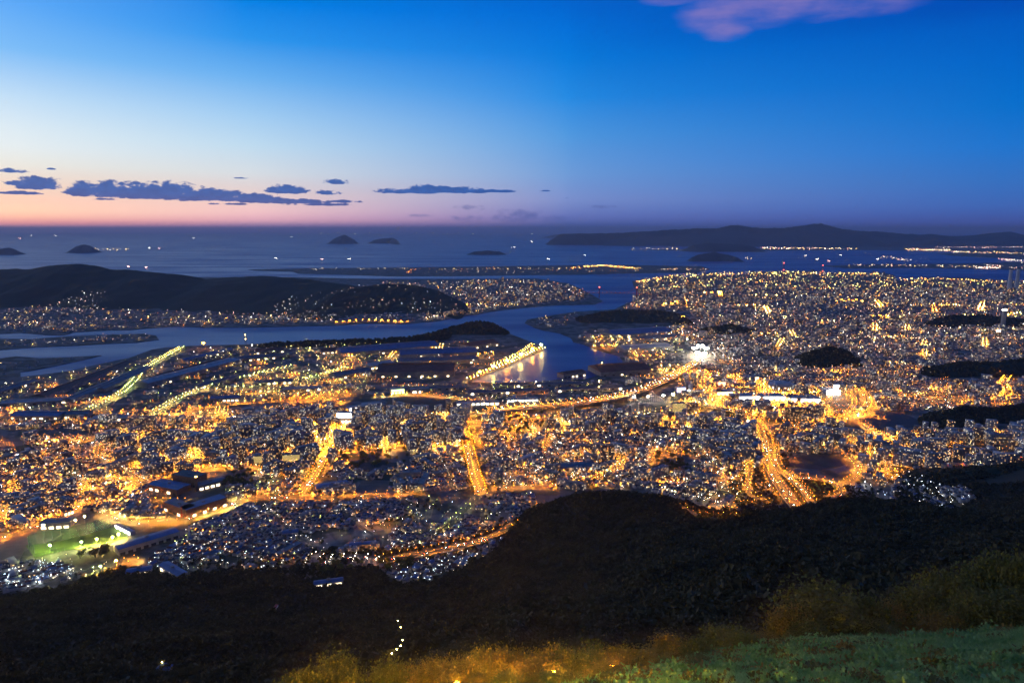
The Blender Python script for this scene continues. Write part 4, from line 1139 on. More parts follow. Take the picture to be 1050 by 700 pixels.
A = np.array([h[:7] for h in FARH]); n = len(A)
lt = np.array([h[8] for h in FARH])
cr, sr = np.cos(A[:, 6]), np.sin(A[:, 6])


def xf(A, cr, sr, L):
    """local points L (n, k, 3) to world"""
    return np.stack([A[:, None, 0] + L[..., 0] * cr[:, None] - L[..., 1] * sr[:, None], A[:, None, 1] + L[..., 0] * sr[:, None] + L[..., 1] * cr[:, None], A[:, None, 2] + L[..., 2]], 2)


hw, hd, hh = A[:, 3] / 2, A[:, 4] / 2, A[:, 5]
one = np.ones(n)
L = np.stack([np.stack([sx * hw, sy * hd, zz], 1) for (sx, sy, zz) in ((-1, -1, -3 * one), (1, -1, -3 * one), (1, 1, -3 * one), (-1, 1, -3 * one), (-1, -1, hh), (1, -1, hh), (1, 1, hh), (-1, 1, hh), (-1, 0, hh * 1.38), (1, 0, hh * 1.38))], 1)
V = xf(A, cr, sr, L).reshape(-1, 3)
b10 = 10 * np.arange(n)[:, None, None]
Wq = (bq[None] + b10).reshape(-1, 4)
Rq = (np.array([(4, 5, 9, 8), (6, 7, 8, 9)])[None] + b10).reshape(-1, 4)
Tq = (np.array([(7, 4, 8), (5, 6, 9)])[None] + b10).reshape(-1, 3)
rmi = np.repeat(rng.choice([1, 1, 1, 2, 3, 3, 4], n), 2)
# one or two lit windows a house
wv = []; wc = []
for rep in range(3):
    k = np.nonzero(rng.random(n) < (0.34 if rep == 0 else 0.13))[0]
    side = rng.integers(0, 4, len(k)); t = rng.uniform(-0.6, 0.6, len(k)); zz = rng.choice([1.0, 3.4], len(k)) * hh[k] / 5.5
    px = np.maximum(1.0, A[k, 1] / 2300); ww = rng.uniform(0.7, 1.3, len(k)) * px ** 0.7; wh = 1.2 * px ** 0.5
    pts = []
    for (a, b) in ((-1, 0), (1, 0), (1, 1), (-1, 1)):
        al = t * np.where(side < 2, hw[k], hd[k]) + a * ww; off = np.where(side < 2, hd[k], hw[k]) + 0.08
        sg = np.where(side % 2 == 0, -1, 1)
        lx = np.where(side < 2, al * sg * -1, off * sg); ly = np.where(side < 2, off * sg, al * sg)
        pts.append(np.stack([lx, ly, zz + b * wh], 1))
    wv.append(xf(A[k], cr[k], sr[k], np.stack(pts, 1)).reshape(-1, 3))
    colw = np.array([WHT, WHT * np.array([1, .8, .6]), COO, np.array([1, .62, .25]), np.array([1, .5, .14])])[rng.choice([0, 1, 1, 1, 2, 3, 3, 4], len(k))] * (0.8 * np.exp(rng.normal(0, 0.8, len(k))))[:, None]
    wc.append(np.repeat(colw, 4, 0))
wv = np.concatenate(wv); wc = np.concatenate(wc)
Wi = np.arange(len(wv)).reshape(-1, 4) + len(V)
me = fast_mesh('distant_houses', np.concatenate([V, wv]), [(Wq, 0), (Rq, rmi), (Tq, 0), (Wi, 5)], [m_wall, m_roof, m_roofb, m_roofg, m_roofr, m_glow], col=np.concatenate([np.zeros((len(V), 3)), wc]))
tag(link('distant_houses', me), kind='stuff', label='thousands of small distant houses packed over the plain')

# ------------------------------------------------------------------ apartment and office blocks


def box_uv(V_boxes, w, d, h, floor=3.1, bay=3.4):
    """uv (n, 5 faces, 4 corners) for 4 walls + roof of boxes"""
    n = len(w)
    off = rng.integers(1, 4000, n) * 1.0; offv = rng.integers(0, 50, n) * 0.0
    uvs = np.zeros((n, 5, 4, 2))
    for k, s in enumerate((w, d, w, d)):
        nb = np.maximum(1, np.round(s / bay)); nf = np.maximum(1, np.round(h / floor))
        uvs[:, k, 0] = np.stack([off + k * 40, 0 * off], 1); uvs[:, k, 1] = np.stack([off + k * 40 + nb, 0 * off], 1)
        uvs[:, k, 2] = np.stack([off + k * 40 + nb, nf], 1); uvs[:, k, 3] = np.stack([off + k * 40, nf], 1)
    uvs[:, 4] = -5
    return uvs


def make_block(w_, d_, h_, m, parts=True):
    root = thing('apartment_block', 'x', 'apartment block', (0, 0, 0))
    v = [(-w_ / 2, -d_ / 2, 0), (w_ / 2, -d_ / 2, 0), (w_ / 2, d_ / 2, 0), (-w_ / 2, d_ / 2, 0), (-w_ / 2, -d_ / 2, h_), (w_ / 2, -d_ / 2, h_), (w_ / 2, d_ / 2, h_), (-w_ / 2, d_ / 2, h_)]
    f = np.concatenate([bq, [[4, 5, 6, 7]]])
    uvb = box_uv(None, np.array([w_]), np.array([d_]), np.array([h_])).reshape(-1, 2)
    part('wall', fast_mesh('wall', v, [(f, 0)], [m], uv=uvb), root)
    part('roof', MB().box(-w_ / 2 - .15, -d_ / 2 - .15, h_ + .01, w_ / 2 + .15, d_ / 2 + .15, h_ + .25).box(-w_ / 2 - .15, -d_ / 2 - .15, h_ + .25, w_ / 2 + .15, -d_ / 2 + .1, h_ + 1.1).box(-w_ / 2 - .15, d_ / 2 - .1, h_ + .25, w_ / 2 + .15, d_ / 2 + .15, h_ + 1.1).mesh('roof', m_conc), root)
    part('stair_house', MB().box(-w_ * .3, -d_ * .25, h_ + .26, -w_ * .3 + 5, d_ * .25, h_ + 3.2).mesh('stair_house', m_wall), root)
    part('water_tank', MB().box(w_ * .2, -1.4, h_ + .9, w_ * .2 + 3, 1.4, h_ + 2.8).box(w_ * .2 + .2, -1.2, h_ + .26, w_ * .2 + 2.8, 1.2, h_ + .9).mesh('water_tank', m_white), root)
    for k in range(1, int(h_ / 3.1)):
        part('balcony', MB().box(-w_ / 2 + .3, -d_ / 2 - 1.2, k * 3.1 - .1, w_ / 2 - .3, -d_ / 2 - .01, k * 3.1).box(-w_ / 2 + .3, -d_ / 2 - 1.2, k * 3.1, w_ / 2 - .3, -d_ / 2 - 1.1, k * 3.1 + .9).mesh('balcony', m_conc if k % 2 else m_wall), root)
    return root


BLOCKS.sort(key=lambda b: b[1])
NEARB = [b for b in BLOCKS if 0.98 > abs(b[0]) / b[1] * F / 525][:220]
ids = set(id(h) for h in NEARB); FARB = [b for b in BLOCKS if id(b) not in ids]
BN = ['beige', 'pale', 'brown', 'grey']
bp_ = {}
for (x, y, z, w_, d_, h_, rot, ph, lt_) in NEARB:
    mi = random.randrange(4); fl = int(np.clip(round(h_ / 3.1), 3, 14)); wq = 16 if w_ < 18.5 else (23 if w_ < 29 else (36 if w_ < 44 else 54))
    key = (mi, fl - fl % 2, wq); fl = key[1] or 2
    word = {16: 'narrow', 23: 'squarish', 36: 'wide', 54: 'very wide'}[wq]
    hw_ = 'low' if fl <= 5 else ('fairly tall' if fl <= 8 else ('tall' if fl <= 11 else 'very tall'))
    lab = f'{hw_} {word} {BN[mi]} block {ph}'; grp = f'{hw_} {word} {BN[mi]} blocks {ph}'
    if key not in bp_:
        o = make_block(wq, 13, fl * 3.1, APT_M[mi]); bp_[key] = o
        o.location = (x, y, z); o.rotation_euler = (0, 0, rot); o['label'] = lab; o['group'] = grp
    else:
        copy_tree(bp_[key], (x, y, z), rot, None, lab, grp)
A = np.array([b[:7] for b in FARB]); n = len(A); cr, sr = np.cos(A[:, 6]), np.sin(A[:, 6])
hw, hd, hh = A[:, 3] / 2, A[:, 4] / 2, A[:, 5]; one = np.ones(n)
L = np.stack([np.stack([sx * hw, sy * hd, zz], 1) for zz in (-one, hh) for (sx, sy) in ((-1, -1), (1, -1), (1, 1), (-1, 1))], 1)
V = xf(A, cr, sr, L).reshape(-1, 3)
f5 = np.concatenate([bq, [[4, 5, 6, 7]]])
Fq = (f5[None] + 8 * np.arange(n)[:, None, None])
scl = np.maximum(1, A[:, 1] / 2600)[:, None, None, None]
uvs = box_uv(None, A[:, 3] / np.maximum(1, A[:, 1] / 2600), A[:, 4] / np.maximum(1, A[:, 1] / 2600), hh / np.maximum(1, A[:, 1] / 3000))
mi = np.repeat(rng.integers(0, 4, n), 5)
me = fast_mesh('distant_buildings', V, [(Fq.reshape(-1, 4), mi)], APT_M, uv=uvs.reshape(-1, 2))
tag(link('distant_buildings', me), kind='stuff', label='many small distant town blocks with lit windows')

# ------------------------------------------------------------------ fields, yards and pitches on the plain


def flat(name, poly, m, dz=0.5, smooth_n=0):
    if smooth_n:
        P = resample([(*p,) for p in poly] + [poly[0]], 2.0); poly = [tuple(p) for p in P[:-1]]
    x, y, z = surf([p[0] for p in poly], [p[1] for p in poly])
    zz = float(np.median(z)) + dz
    n = len(x)
    a = sum(x[i] * y[(i + 1) % n] - x[(i + 1) % n] * y[i] for i in range(n))
    mb = MB(); v = [(x[i], y[i], zz) for i in range(n)] + [(x[i], y[i], zz - 3) for i in range(n)]
    mb.add(v, [tuple(range(n)) if a > 0 else tuple(range(n))[::-1]] + [(i, (i + 1) % n, n + (i + 1) % n, n + i) for i in range(n)])
    return tag(link(name, mb.mesh(name, m)), kind='structure')


def oval(cu, cv, ru, rv, n=28):
    return [(cu + ru * math.cos(2 * math.pi * k / n), cv + rv * math.sin(2 * math.pi * k / n)) for k in range(n)]


m_sandl = mat('yard_gravel', (0.22, 0.18, 0.14), 0.95, 0.3, 0.04)
flat('brown_field', [(398, 407.5), (430, 405.5), (462, 409), (468, 414), (462, 422), (394, 423.5)], m_soil, 0.30)
flat('oval_ground', oval(838, 473.5, 30, 7.2), m_soil, 0.34)
flat('oval_car_park', oval(866, 411, 15, 8.5), m_asph, 0.36)
flat('school_field', [(372, 491.5), (400, 492.5), (396, 505), (362, 505.5)], m_sandl, 0.32)
flat('parking_lot', [(-10, 556), (20, 548), (48, 541), (66, 547), (44, 558), (26, 562), (20, 574), (-10, 577)], m_sandl, 0.38)
flat('golf_lawn', [(26, 559), (36, 571), (66, 564), (92, 561.5), (131, 551), (127, 543), (116, 540), (90, 548), (60, 555)], m_lawn, 0.42)
flat('grey_yard', [(886, 428), (905, 421), (925, 423), (945, 432), (940, 438), (905, 440), (890, 436)], m_asph, 0.40)
flat('dark_yard', [(-20, 462), (20, 463), (38, 466), (20, 471), (-20, 472)], m_soil, 0.44)
flat('lit_yard', [(97, 590), (110, 582), (138, 574), (143, 577), (122, 588)], m_sandl, 0.46)
flat('floodlit_pitch', [(704, 369), (708, 360), (730, 361), (728, 369)], m_sandl, 0.48)
flat('loop_green', [(822, 493), (848, 493), (860, 500), (852, 505), (838, 506), (828, 500)], m_lawn, 0.35)

# ------------------------------------------------------------------ works halls and other big buildings


def hall(u1, v1, u2, v2, depth, h, roofm, wallm, label, name='warehouse', cat='warehouse', group=None, monitor=True, bays=5, litdoors=0.4, gable=0.12, lit=None, zpx=None):
    x, y, z = surf([u1, u2], [v1, v2])
    p = np.array([x[0], y[0]]); q = np.array([x[1], y[1]]); Ln = float(np.linalg.norm(q - p)); ang = math.atan2(q[1] - p[1], q[0] - p[0])
    c = (p + q) / 2
    root = thing(name, label, cat, (float(c[0]), float(c[1]), float(z.mean())), ang, group)
    # the traced line is the foot of the side facing the viewer; the hall lies beyond it
    s = 1 if math.cos(ang) > 0 else -1
    y0, y1 = (0, depth) if s > 0 else (-depth, 0)
    part('wall', MB().box(-Ln / 2, y0, -2, Ln / 2, y1, h).mesh('wall', wallm), root)
    rh = depth * gable
    r = MB().gable(-Ln / 2, y0, Ln / 2, y1, h + 0.02, h + 0.05 + rh, over=0.6) if gable > 0 else MB().box(-Ln / 2 - .3, y0 - .3, h + .02, Ln / 2 + .3, y1 + .3, h + .6)
    rf = part('roof', r.mesh('roof', roofm), root)
    ym = (y0 + y1) / 2
    if monitor:
        part('roof_monitor', MB().box(-Ln * .46, ym - depth * .06, h + rh * .86, Ln * .46, ym + depth * .06, h + rh + 1.6).mesh('roof_monitor', roofm), rf)
    else:
        part('roof_vent', MB().box(-3, ym - 2, h + rh * .8 + .3, 3, ym + 2, h + rh + 2.5).mesh('roof_vent', m_conc), rf)
    for k in range(bays):
        xx = -Ln / 2 + (k + .5) * Ln / bays
        yy = y0 if s > 0 else y1
        e = lit or E_WIN
        part('door', MB().box(xx - min(5, Ln / bays * .32), yy - .12, 0, xx + min(5, Ln / bays * .32), yy + .12, min(h * .6, 5.5)).mesh('door', e if random.random() < litdoors else m_dark), root)
    return root


G1 = 'works sheds lined up across the left plain'
SH = [(30, 410, 127, 373, 60, 14, m_roofr, 'long dark rust roofed shed slanting through the works, left of its neighbours'),
      (62, 413, 145, 379, 45, 12, m_roofg, 'long grey roofed shed beside the slanting rust roofed shed'),
      (96, 402, 140, 383, 40, 12, m_roofg, 'short grey shed left of the yellow green tree road'),
      (60, 398, 100, 383, 26, 9, m_roofw, 'pale roofed shed near the channel shore on the left plain'),
      (152, 398, 246, 373, 70, 20, m_roofw, 'longest pale roofed mill hall slanting across the middle of the works'),
      (160, 391, 232, 371, 40, 16, m_roofr, 'dark long shed directly behind the pale mill hall'),
      (205, 399, 260, 385, 30, 12, m_roofg, 'grey shed between the pale mill hall and the lit yard road'),
      (0, 404, 40, 392, 40, 10, m_roofg, 'grey shed at the left edge of the works'),
      (0, 417, 70, 413, 45, 11, m_roofw, 'pale low shed behind the thin orange road at left'),
      (10, 430, 60, 430, 60, 12, m_roofb, 'bluish flat hall in front of the thin orange road at left'),
      (66, 429, 90, 428, 50, 12, m_roofg, 'grey hall left of the lit platform canopy'),
      (94, 432, 130, 431, 32, 10, m_roofw, 'low hall with a row of bright lit doors behind the left town'),
      (190, 372, 240, 360, 40, 12, m_roofb, 'bluish shed near the channel below the yellow lit crane'),
      (245, 371, 300, 366, 50, 14, m_roofg, 'grey hall behind the orange lit yard near the channel'),
      (262, 395, 300, 393, 40, 10, m_roofg, 'low grey hall in the green lit works yards'),
      (215, 412, 245, 411, 40, 12, m_roofb, 'small bluish hall behind the downtown blocks'),
      (290, 402, 330, 400, 34, 10, m_roofw, 'white roofed hall left of the red lit shop')]
for i, (a, b, c, d, dp, h, rm, lab) in enumerate(SH):
    hall(a, b, c, d, dp, h, rm, m_conc, lab, group=None, bays=7, litdoors=0.9 if 'bright lit' in lab else 0.3)
PEN = [(386, 387, 466, 386, 170, 22, m_roofr, 'widest dark roofed hall with a lit front on the peninsula'),
       (350, 366, 450, 358, 130, 20, m_roofb, 'long bluish roof along the back shore of the peninsula'),
       (410, 368, 490, 365, 120, 20, m_roofb, 'bluish roofed hall in the middle of the peninsula'),
       (408, 375, 490, 372, 80, 18, m_roofg, 'grey roofed hall behind the widest dark roofed hall'),
       (380, 379, 405, 375, 60, 16, m_roofw, 'pale lit end hall left of the widest dark hall'),
       (482, 358, 512, 354, 90, 16, m_roofr, 'rust roofed hall at the foot of the peninsula hill'),
       (345, 389, 382, 383, 70, 14, m_roofg, 'grey hall at the left root of the peninsula'),
       (262, 363, 292, 361, 60, 14, m_roofr, 'orange lit shed beside the channel left of the peninsula'),
       (330, 363, 356, 361, 60, 15, m_roofr, 'orange lit shed at the back of the peninsula'),
       (578, 388, 601, 385, 50, 16, m_roofr, 'orange lit hall on the south shore of the basin'),
       (616, 386, 668, 383, 150, 18, m_roofr, 'broad dark roofed hall right of the basin'),
       (630, 346, 690, 342, 150, 14, m_roofb, 'broad blue grey roof behind the right shore of the basin'),
       (640, 361, 690, 358, 100, 14, m_roofw, 'pale roofed hall right of the basin'),
       (655, 350, 700, 347, 80, 12, m_roofg, 'low grey hall behind the pale hall right of the basin')]
for (a, b, c, d, dp, h, rm, lab) in PEN:
    hall(a, b, c, d, dp, h, rm, m_conc, lab, bays=6, litdoors=0.8 if 'lit' in lab else 0.35, lit=E_WIN)
YARD = [(468, 415.5, 512, 414.5, 26, 8, 'white lit platform canopy on the railway yards, the brightest'), (520, 412, 552, 411, 26, 8, 'white lit platform canopy right of the brightest one'),
        (400, 402, 470, 399, 30, 9, 'long low shed behind the brown field'), (480, 405, 560, 402, 34, 9, 'long grey shed above the platform canopies'),
        (570, 402, 640, 399, 30, 9, 'long shed left of the white coaster on the railway yards'), (505, 397, 600, 395, 26, 8, 'long low shed along the south shore of the basin'),
        (421, 403, 440, 402, 24, 15, 'pale square building behind the brown field')]
E_PLAT = emit('platform_light', (1.0, 0.95, 0.75), 9.0)
for (a, b, c, d, dp, h, lab) in YARD:
    hall(a, b, c, d, dp, h, m_roofw if 'canopy' in lab or 'pale' in lab else m_roofg, m_wall, lab, bays=9, litdoors=1.0 if 'canopy' in lab else 0.3, lit=E_PLAT)

# brick works and neighbours at lower left
hall(168, 523, 190, 531.5, 26, 20, m_roofg, m_brick, 'brown brick works hall with its corner to the shopping street', 'factory', 'factory', gable=0, monitor=False, bays=5)
hall(191.5, 532, 233, 518.5, 30, 20, m_roofb, m_brick, 'long brown brick works wing with a blue roof strip', 'factory', 'factory', gable=0, monitor=False, bays=8)
hall(152, 502, 182, 508, 40, 14, m_roofb, m_brick, 'bright blue roofed hall behind the brick works corner', 'factory', 'factory', gable=0.05, monitor=False)
hall(177, 496, 201, 500, 36, 24, m_roof, m_brick, 'tall dark brown hall above the bright blue roofed hall', 'factory', 'factory', gable=0, monitor=False, bays=7, litdoors=0)
hall(204, 503, 232, 496, 30, 12, m_roofg, m_wall2, 'low beige hall right of the brick works tower', 'factory', 'factory', gable=0.05, monitor=False)
hall(122, 570, 184, 551, 30, 13, m_roofb, m_wall, 'long blue grey roofed sports hall below the shopping street', 'sports_hall', 'sports hall', gable=0.08, monitor=False, bays=8, litdoors=0)
hall(41, 543, 72, 541, 26, 13, m_roofg, m_wall, 'pale gymnasium behind the parking lot and driving range', 'gymnasium', 'gymnasium', gable=0.08, monitor=False, bays=4, litdoors=1)
hall(66, 529, 76, 526, 26, 9, m_roofr, m_wall2, 'orange lit shop behind the gymnasium', 'shop', 'shop', gable=0.05, monitor=False, bays=3, litdoors=1)
hall(129, 591, 155, 588, 18, 7, m_roofb, m_wall, 'pale blue roofed shed at the mountain foot, lower left', 'shed', 'shed', gable=0.14, monitor=False, bays=3)
hall(163, 586, 182, 592, 18, 8, m_roofb, m_wall, 'blue roofed hall right of the yellow lit yard', 'shed', 'shed', gable=0.14, monitor=False, bays=3)
hall(290, 551, 306, 549, 16, 8, m_roofb, m_wall, 'vivid blue roofed house among the dark hillside houses', 'shed', 'shed', gable=0.16, monitor=False, bays=2)
hall(322, 603, 352, 598, 14, 6, m_roofb, m_wall, 'low blue roofed shed below the looping ramp', 'shed', 'shed', gable=0.14, monitor=False, bays=3)
hall(358, 563, 385, 561, 14, 8, m_roofb, m_wall, 'blue roofed school hall above the looping ramp', 'shed', 'shed', gable=0.12, monitor=False, bays=3)
hall(325, 505, 358, 500, 30, 10, m_roofb, m_conc, 'dark blue roofed gymnasium left of the school field', 'gymnasium', 'gymnasium', gable=0.06, monitor=False, bays=4, litdoors=0)
hall(410, 492, 432, 491, 16, 18, m_conc, m_apt2 if False else m_wall, 'white school building right of the school field', 'school', 'school', gable=0, monitor=False, bays=7, litdoors=.7)
hall(434, 503, 441, 490, 14, 16, m_conc, m_wall, 'white school wing turned endwise beside the school building', 'school', 'school', gable=0, monitor=False, bays=5, litdoors=.3)
hall(560, 484, 612, 481, 40, 9, m_roofg, m_wall, 'long low grey roofed hall right of the straight avenue', 'hall', 'hall', gable=0.05, monitor=False, bays=6, litdoors=.2)
hall(287, 485, 316, 482, 22, 9, m_roofw, m_wall, 'pale curved roof hall below the yellow lit apartment pair', 'hall', 'hall', gable=0.08, monitor=True, bays=5)
hall(460, 446, 475, 455, 20, 12, m_roofr, m_brick, 'dark reddish flat hall at the head of the straight avenue', 'hall', 'hall', gable=0, monitor=False, bays=3, litdoors=0)

# glowing shop fronts and halls
E_SHOP = emit('shop_front', (1.0, 0.93, 0.80), 16.0); E_SHOPO = emit('orange_shop_front', (1.0, 0.62, 0.22), 12.0); E_SHOPR = emit('red_shop_front', (1.0, 0.22, 0.14), 8.0); E_SHOPG = emit('green_shop_front', (0.75, 1.0, 0.25), 7.0); E_BLUE = emit('blue_sign', (0.45, 0.5, 1.0), 8.0)


def shop(u1, v1, u2, v2, depth, h, front, label, sign=True, name='shop'):
    r = hall(u1, v1, u2, v2, depth, h, m_roofw, m_wall, label, name, name.replace('_', ' '), gable=0, monitor=False, bays=4, litdoors=1, lit=front)
    x, y, z = surf([u1, u2], [v1, v2]); Ln = float(np.hypot(x[1] - x[0], y[1] - y[0]))
    if sign:
        part('sign', MB().box(-Ln * .46, -1.2, h * .55, Ln * .46, -.15, h * .97).mesh('sign', front), r)
    return r


shop(345, 433, 361, 433, 24, 30, E_SHOP, 'bright white department store front at the head of the main avenue', name='department_store')
shop(371, 420, 389, 419, 40, 14, E_SHOPR, 'shop with a red and pink glowing front left of the brown field')
shop(358, 422, 370, 420, 30, 10, E_SHOP, 'white glowing shop left of the red fronted shop')
shop(373, 430, 392, 429.5, 20, 14, E_SHOP, 'long shop with a white sign band right of the department store')
shop(431, 436, 443, 435.5, 18, 17, E_SHOPG, 'building with a greenish yellow floodlit wall downtown')
shop(401, 404, 415, 403, 30, 16, E_SHOPG, 'pale green floodlit building behind the brown field')
shop(752, 410, 780, 409.5, 60, 11, E_SHOP, 'white glowing shopping hall, left one of the row', name='shopping_hall')
shop(782, 410, 806, 410, 60, 12, E_SHOP, 'white glowing shopping hall in the middle of the row', name='shopping_hall')
shop(810, 412, 842, 412.5, 60, 12, E_SHOP, 'white glowing shopping hall right of its row', name='shopping_hall')
shop(735, 405, 752, 404.5, 50, 10, E_SHOPO, 'orange glowing hall left of the white shopping halls', name='shopping_hall')
shop(743, 432, 768, 433.5, 24, 9, E_SHOP, 'low white glowing hall beside the expressway bend', name='shopping_hall')
shop(845, 405, 862, 405, 50, 18, E_SHOP, 'tent like white hall above the oval car park', name='event_hall')
shop(694, 402, 703, 401.5, 20, 16, E_BLUE, 'blue glowing block left of the white rocket tower')
shop(735, 395, 755, 394, 30, 12, E_SHOPR, 'red glowing pavilion above the shopping halls', name='pavilion')
shop(768, 391, 778, 390, 30, 14, E_SHOPO, 'orange fronted pavilion left of the round roofed arena', name='pavilion')

# round roofed arena
x, y = gp(801, 398)
r = thing('arena', 'arena with a low pale dome above the shopping halls', 'arena', (float(x), float(y), 2))
mb = MB(); nn = 24
part('wall', MB().prism([(46 * math.cos(2 * math.pi * k / nn), 40 * math.sin(2 * math.pi * k / nn)) for k in range(nn)], 0, 16).mesh('wall', m_wall), r)
mb = MB(); rings = [(50, 15.9), (46, 19), (36, 24), (20, 28), (2, 29.5)]
vv = [(a * math.cos(2 * math.pi * k / nn), a * .87 * math.sin(2 * math.pi * k / nn), zz) for a, zz in rings for k in range(nn)]
mb.add(vv, [(i * nn + k, i * nn + (k + 1) % nn, (i + 1) * nn + (k + 1) % nn, (i + 1) * nn + k) for i in range(4) for k in range(nn)])
part('roof', mb.mesh('roof', m_roofw), r)
for k in range(0, nn, 2):
    t = 2 * math.pi * k / nn
    part('window', MB().box(-3, -.2, 4, 3, .2, 11).mesh('window', E_WIN), r)
    o = KIDS[r.name][-1]; o.location = (46.3 * math.cos(t), 40.3 * math.sin(t), 0); o.rotation_euler = (0, 0, t + math.pi / 2)

# white rocket tower, wooden coaster, lattice towers
x, y = gp(708, 402)
r = thing('rocket_tower', 'white floodlit rocket shaped tower beside the amusement coaster', 'tower', (float(x), float(y), 2))
part('body', MB().tube((0, 0, 0), (0, 0, 38), 4, 4, 14).tube((0, 0, 38), (0, 0, 48), 4, .4, 14).mesh('body', m_white), r)
part('booster', MB().tube((-6.2, 0, 0), (-6.2, 0, 30), 1.9, 1.9, 10).tube((-6.2, 0, 30), (-6.2, 0, 34), 1.9, .2, 10).mesh('booster', m_white), r)
part('booster', MB().tube((6.2, 0, 0), (6.2, 0, 30), 1.9, 1.9, 10).tube((6.2, 0, 30), (6.2, 0, 34), 1.9, .2, 10).mesh('booster', m_white), r)
part('shuttle', MB().tube((0, -6, 3), (0, -6, 26), 2.6, 2.4, 10).tube((0, -6, 26), (0, -6, 31), 2.4, .4, 10).add([(-9, -6, 4), (0, -6, 4), (0, -6, 22)], [(0, 1, 2)]).add([(9, -6, 4), (0, -6, 4), (0, -6, 22)], [(0, 2, 1)]).mesh('shuttle', m_white), r)

x, y = gp(666, 412)
r = thing('roller_coaster', 'white floodlit wooden roller coaster right of the viaduct', 'roller coaster', (float(x), float(y), 2))
xs = np.linspace(-75, 75, 61); zc = lambda a: 18 + 15 * math.sin(a * .075 + .6) + 5 * math.sin(a * .19)
for side in (0, 14):
    mb = MB()
    for a, b in zip(xs[:-1], xs[1:]): mb.tube((a, side, zc(a)), (b, side, zc(b)), .7, .7, 4)
    part('track', mb.mesh('track', m_white), r)
for a in xs[::3]:
    mb = MB()
    for side in (0, 14):
        mb.tube((a, side, 0), (a, side, zc(a)), .5, .5, 4)
    for zz in range(6, int(zc(a)), 7): mb.tube((a, 0, zz), (a, 14, zz), .3, .3, 4)
    part('trestle', mb.mesh('trestle', m_white), r)
part('brace', MB().box(-75, -.2, 5, 75, .2, 5.6).box(-75, -.3, 12, 75, .3, 12.5).mesh('brace', m_white), r)


def mast(u, v, h, label, n=8, L=160, c='W', w=5, hl=2.0, name='floodlight_mast'):
    """floodlight mast with a bank of lamps facing the viewer's side and the ground"""
    x, y, z = surf(u, v)
    r = thing(name, label, 'floodlight', (float(x[0]), float(y[0]), float(z[0])))
    part('pole', MB().tube((0, 0, 0), (0, 0, h), .45, .25, 6).mesh('pole', m_pole), r)
    part('frame', MB().box(-w / 2, -.2, h, w / 2, .2, h + hl * 1.6).mesh('frame', m_dark), r)
    e = emit('floodlight', LC[c], L)
    for k in range(n):
        xx = -w / 2 + w * (k // 2 + .5) / (n // 2); zz = h + hl * .4 + (k % 2) * hl * .8
        part('floodlight', MB().ball((xx, -.5, zz), w / n * .8, 0, 8, 5).mesh('floodlight', e), r)
    return r


mast(712, 364, 30, 'floodlight mast left on the glaring white pitch', 10, 420, 'W', 24, 6)
mast(718, 363, 34, 'middle floodlight mast, brightest on the glaring white pitch', 12, 620, 'W', 34, 8)
mast(724, 364, 30, 'floodlight mast right on the glaring white pitch', 10, 420, 'W', 24, 6)
mast(715, 368, 28, 'front left floodlight mast at the white pitch edge', 8, 330, 'W', 20, 5)
mast(722, 368.5, 28, 'front right floodlight mast at the white pitch edge', 8, 330, 'W', 20, 5)
mast(46, 551, 26, 'starry white floodlight mast in the parking lot', 6, 900, 'W', 4.5, 1.6)
mast(88, 541, 24, 'floodlight mast behind the net of the driving range', 6, 900, 'Y', 4, 1.5)
mast(79, 545, 24, 'second floodlight mast behind the driving range net', 6, 900, 'Y', 4, 1.5)
mast(116, 555, 9, 'low floodlight on the near edge of the driving range lawn', 4, 4200, 'Y', 3, 1.2)
mast(122, 552, 9, 'low floodlight at the right end of the driving range lawn', 4, 4200, 'Y', 3, 1.2)
mast(100, 557, 9, 'low floodlight on the middle of the driving range lawn', 4, 4200, 'Y', 3, 1.2)
mast(84, 560, 9, 'low floodlight left on the driving range lawn', 4, 4200, 'G', 3, 1.2)
mast(52, 565, 12, 'greenish floodlight at the far left lawn end', 4, 4200, 'G', 3, 1.2)
mast(120, 581, 12, 'orange floodlight in the yellow lit yard', 4, 1500, 'S', 3, 1.2)
mast(104, 586, 10, 'yellow floodlight at the left of the lit yard', 4, 1200, 'G', 3, 1.2)
mast(664, 413, 22, 'floodlight below the white coaster, left', 6, 360, 'W', 8, 2.5)
mast(650, 413, 20, 'floodlight at the left foot of the white coaster', 6, 320, 'W', 8, 2.5)
mast(680, 412, 22, 'floodlight below the white coaster, right', 6, 360, 'W', 8, 2.5)
mast(706, 405, 16, 'floodlight in front of the white rocket tower', 6, 320, 'W', 6, 2)
mast(690, 411, 22, 'single glaring orange floodlight right of the coaster', 4, 460, 'Y', 10, 3)
mast(209, 357, 24, 'starry orange floodlight on the channel shore', 6, 260, 'S', 12, 5)
mast(1023, 345, 30, 'white floodlight far right in the dense plain', 6, 120, 'W', 20, 5)
mast(857, 404, 26, 'white floodlight beside the tent like hall', 8, 300, 'W', 18, 5)

for i_, (u_, v_) in enumerate(((492, 388), (506, 382), (520, 376), (534, 369.5), (546, 363), (555, 359))):
    mast(u_, v_, 26, ('yellow floodlight mast on the quay, nearest of the row', 'second yellow mast along the quay', 'third yellow mast along the quay', 'fourth yellow mast along the quay', 'fifth yellow mast along the quay', 'yellow floodlight mast at the tip of the quay')[i_], 6, 420, 'SY'[i_ % 2], 12, 4)

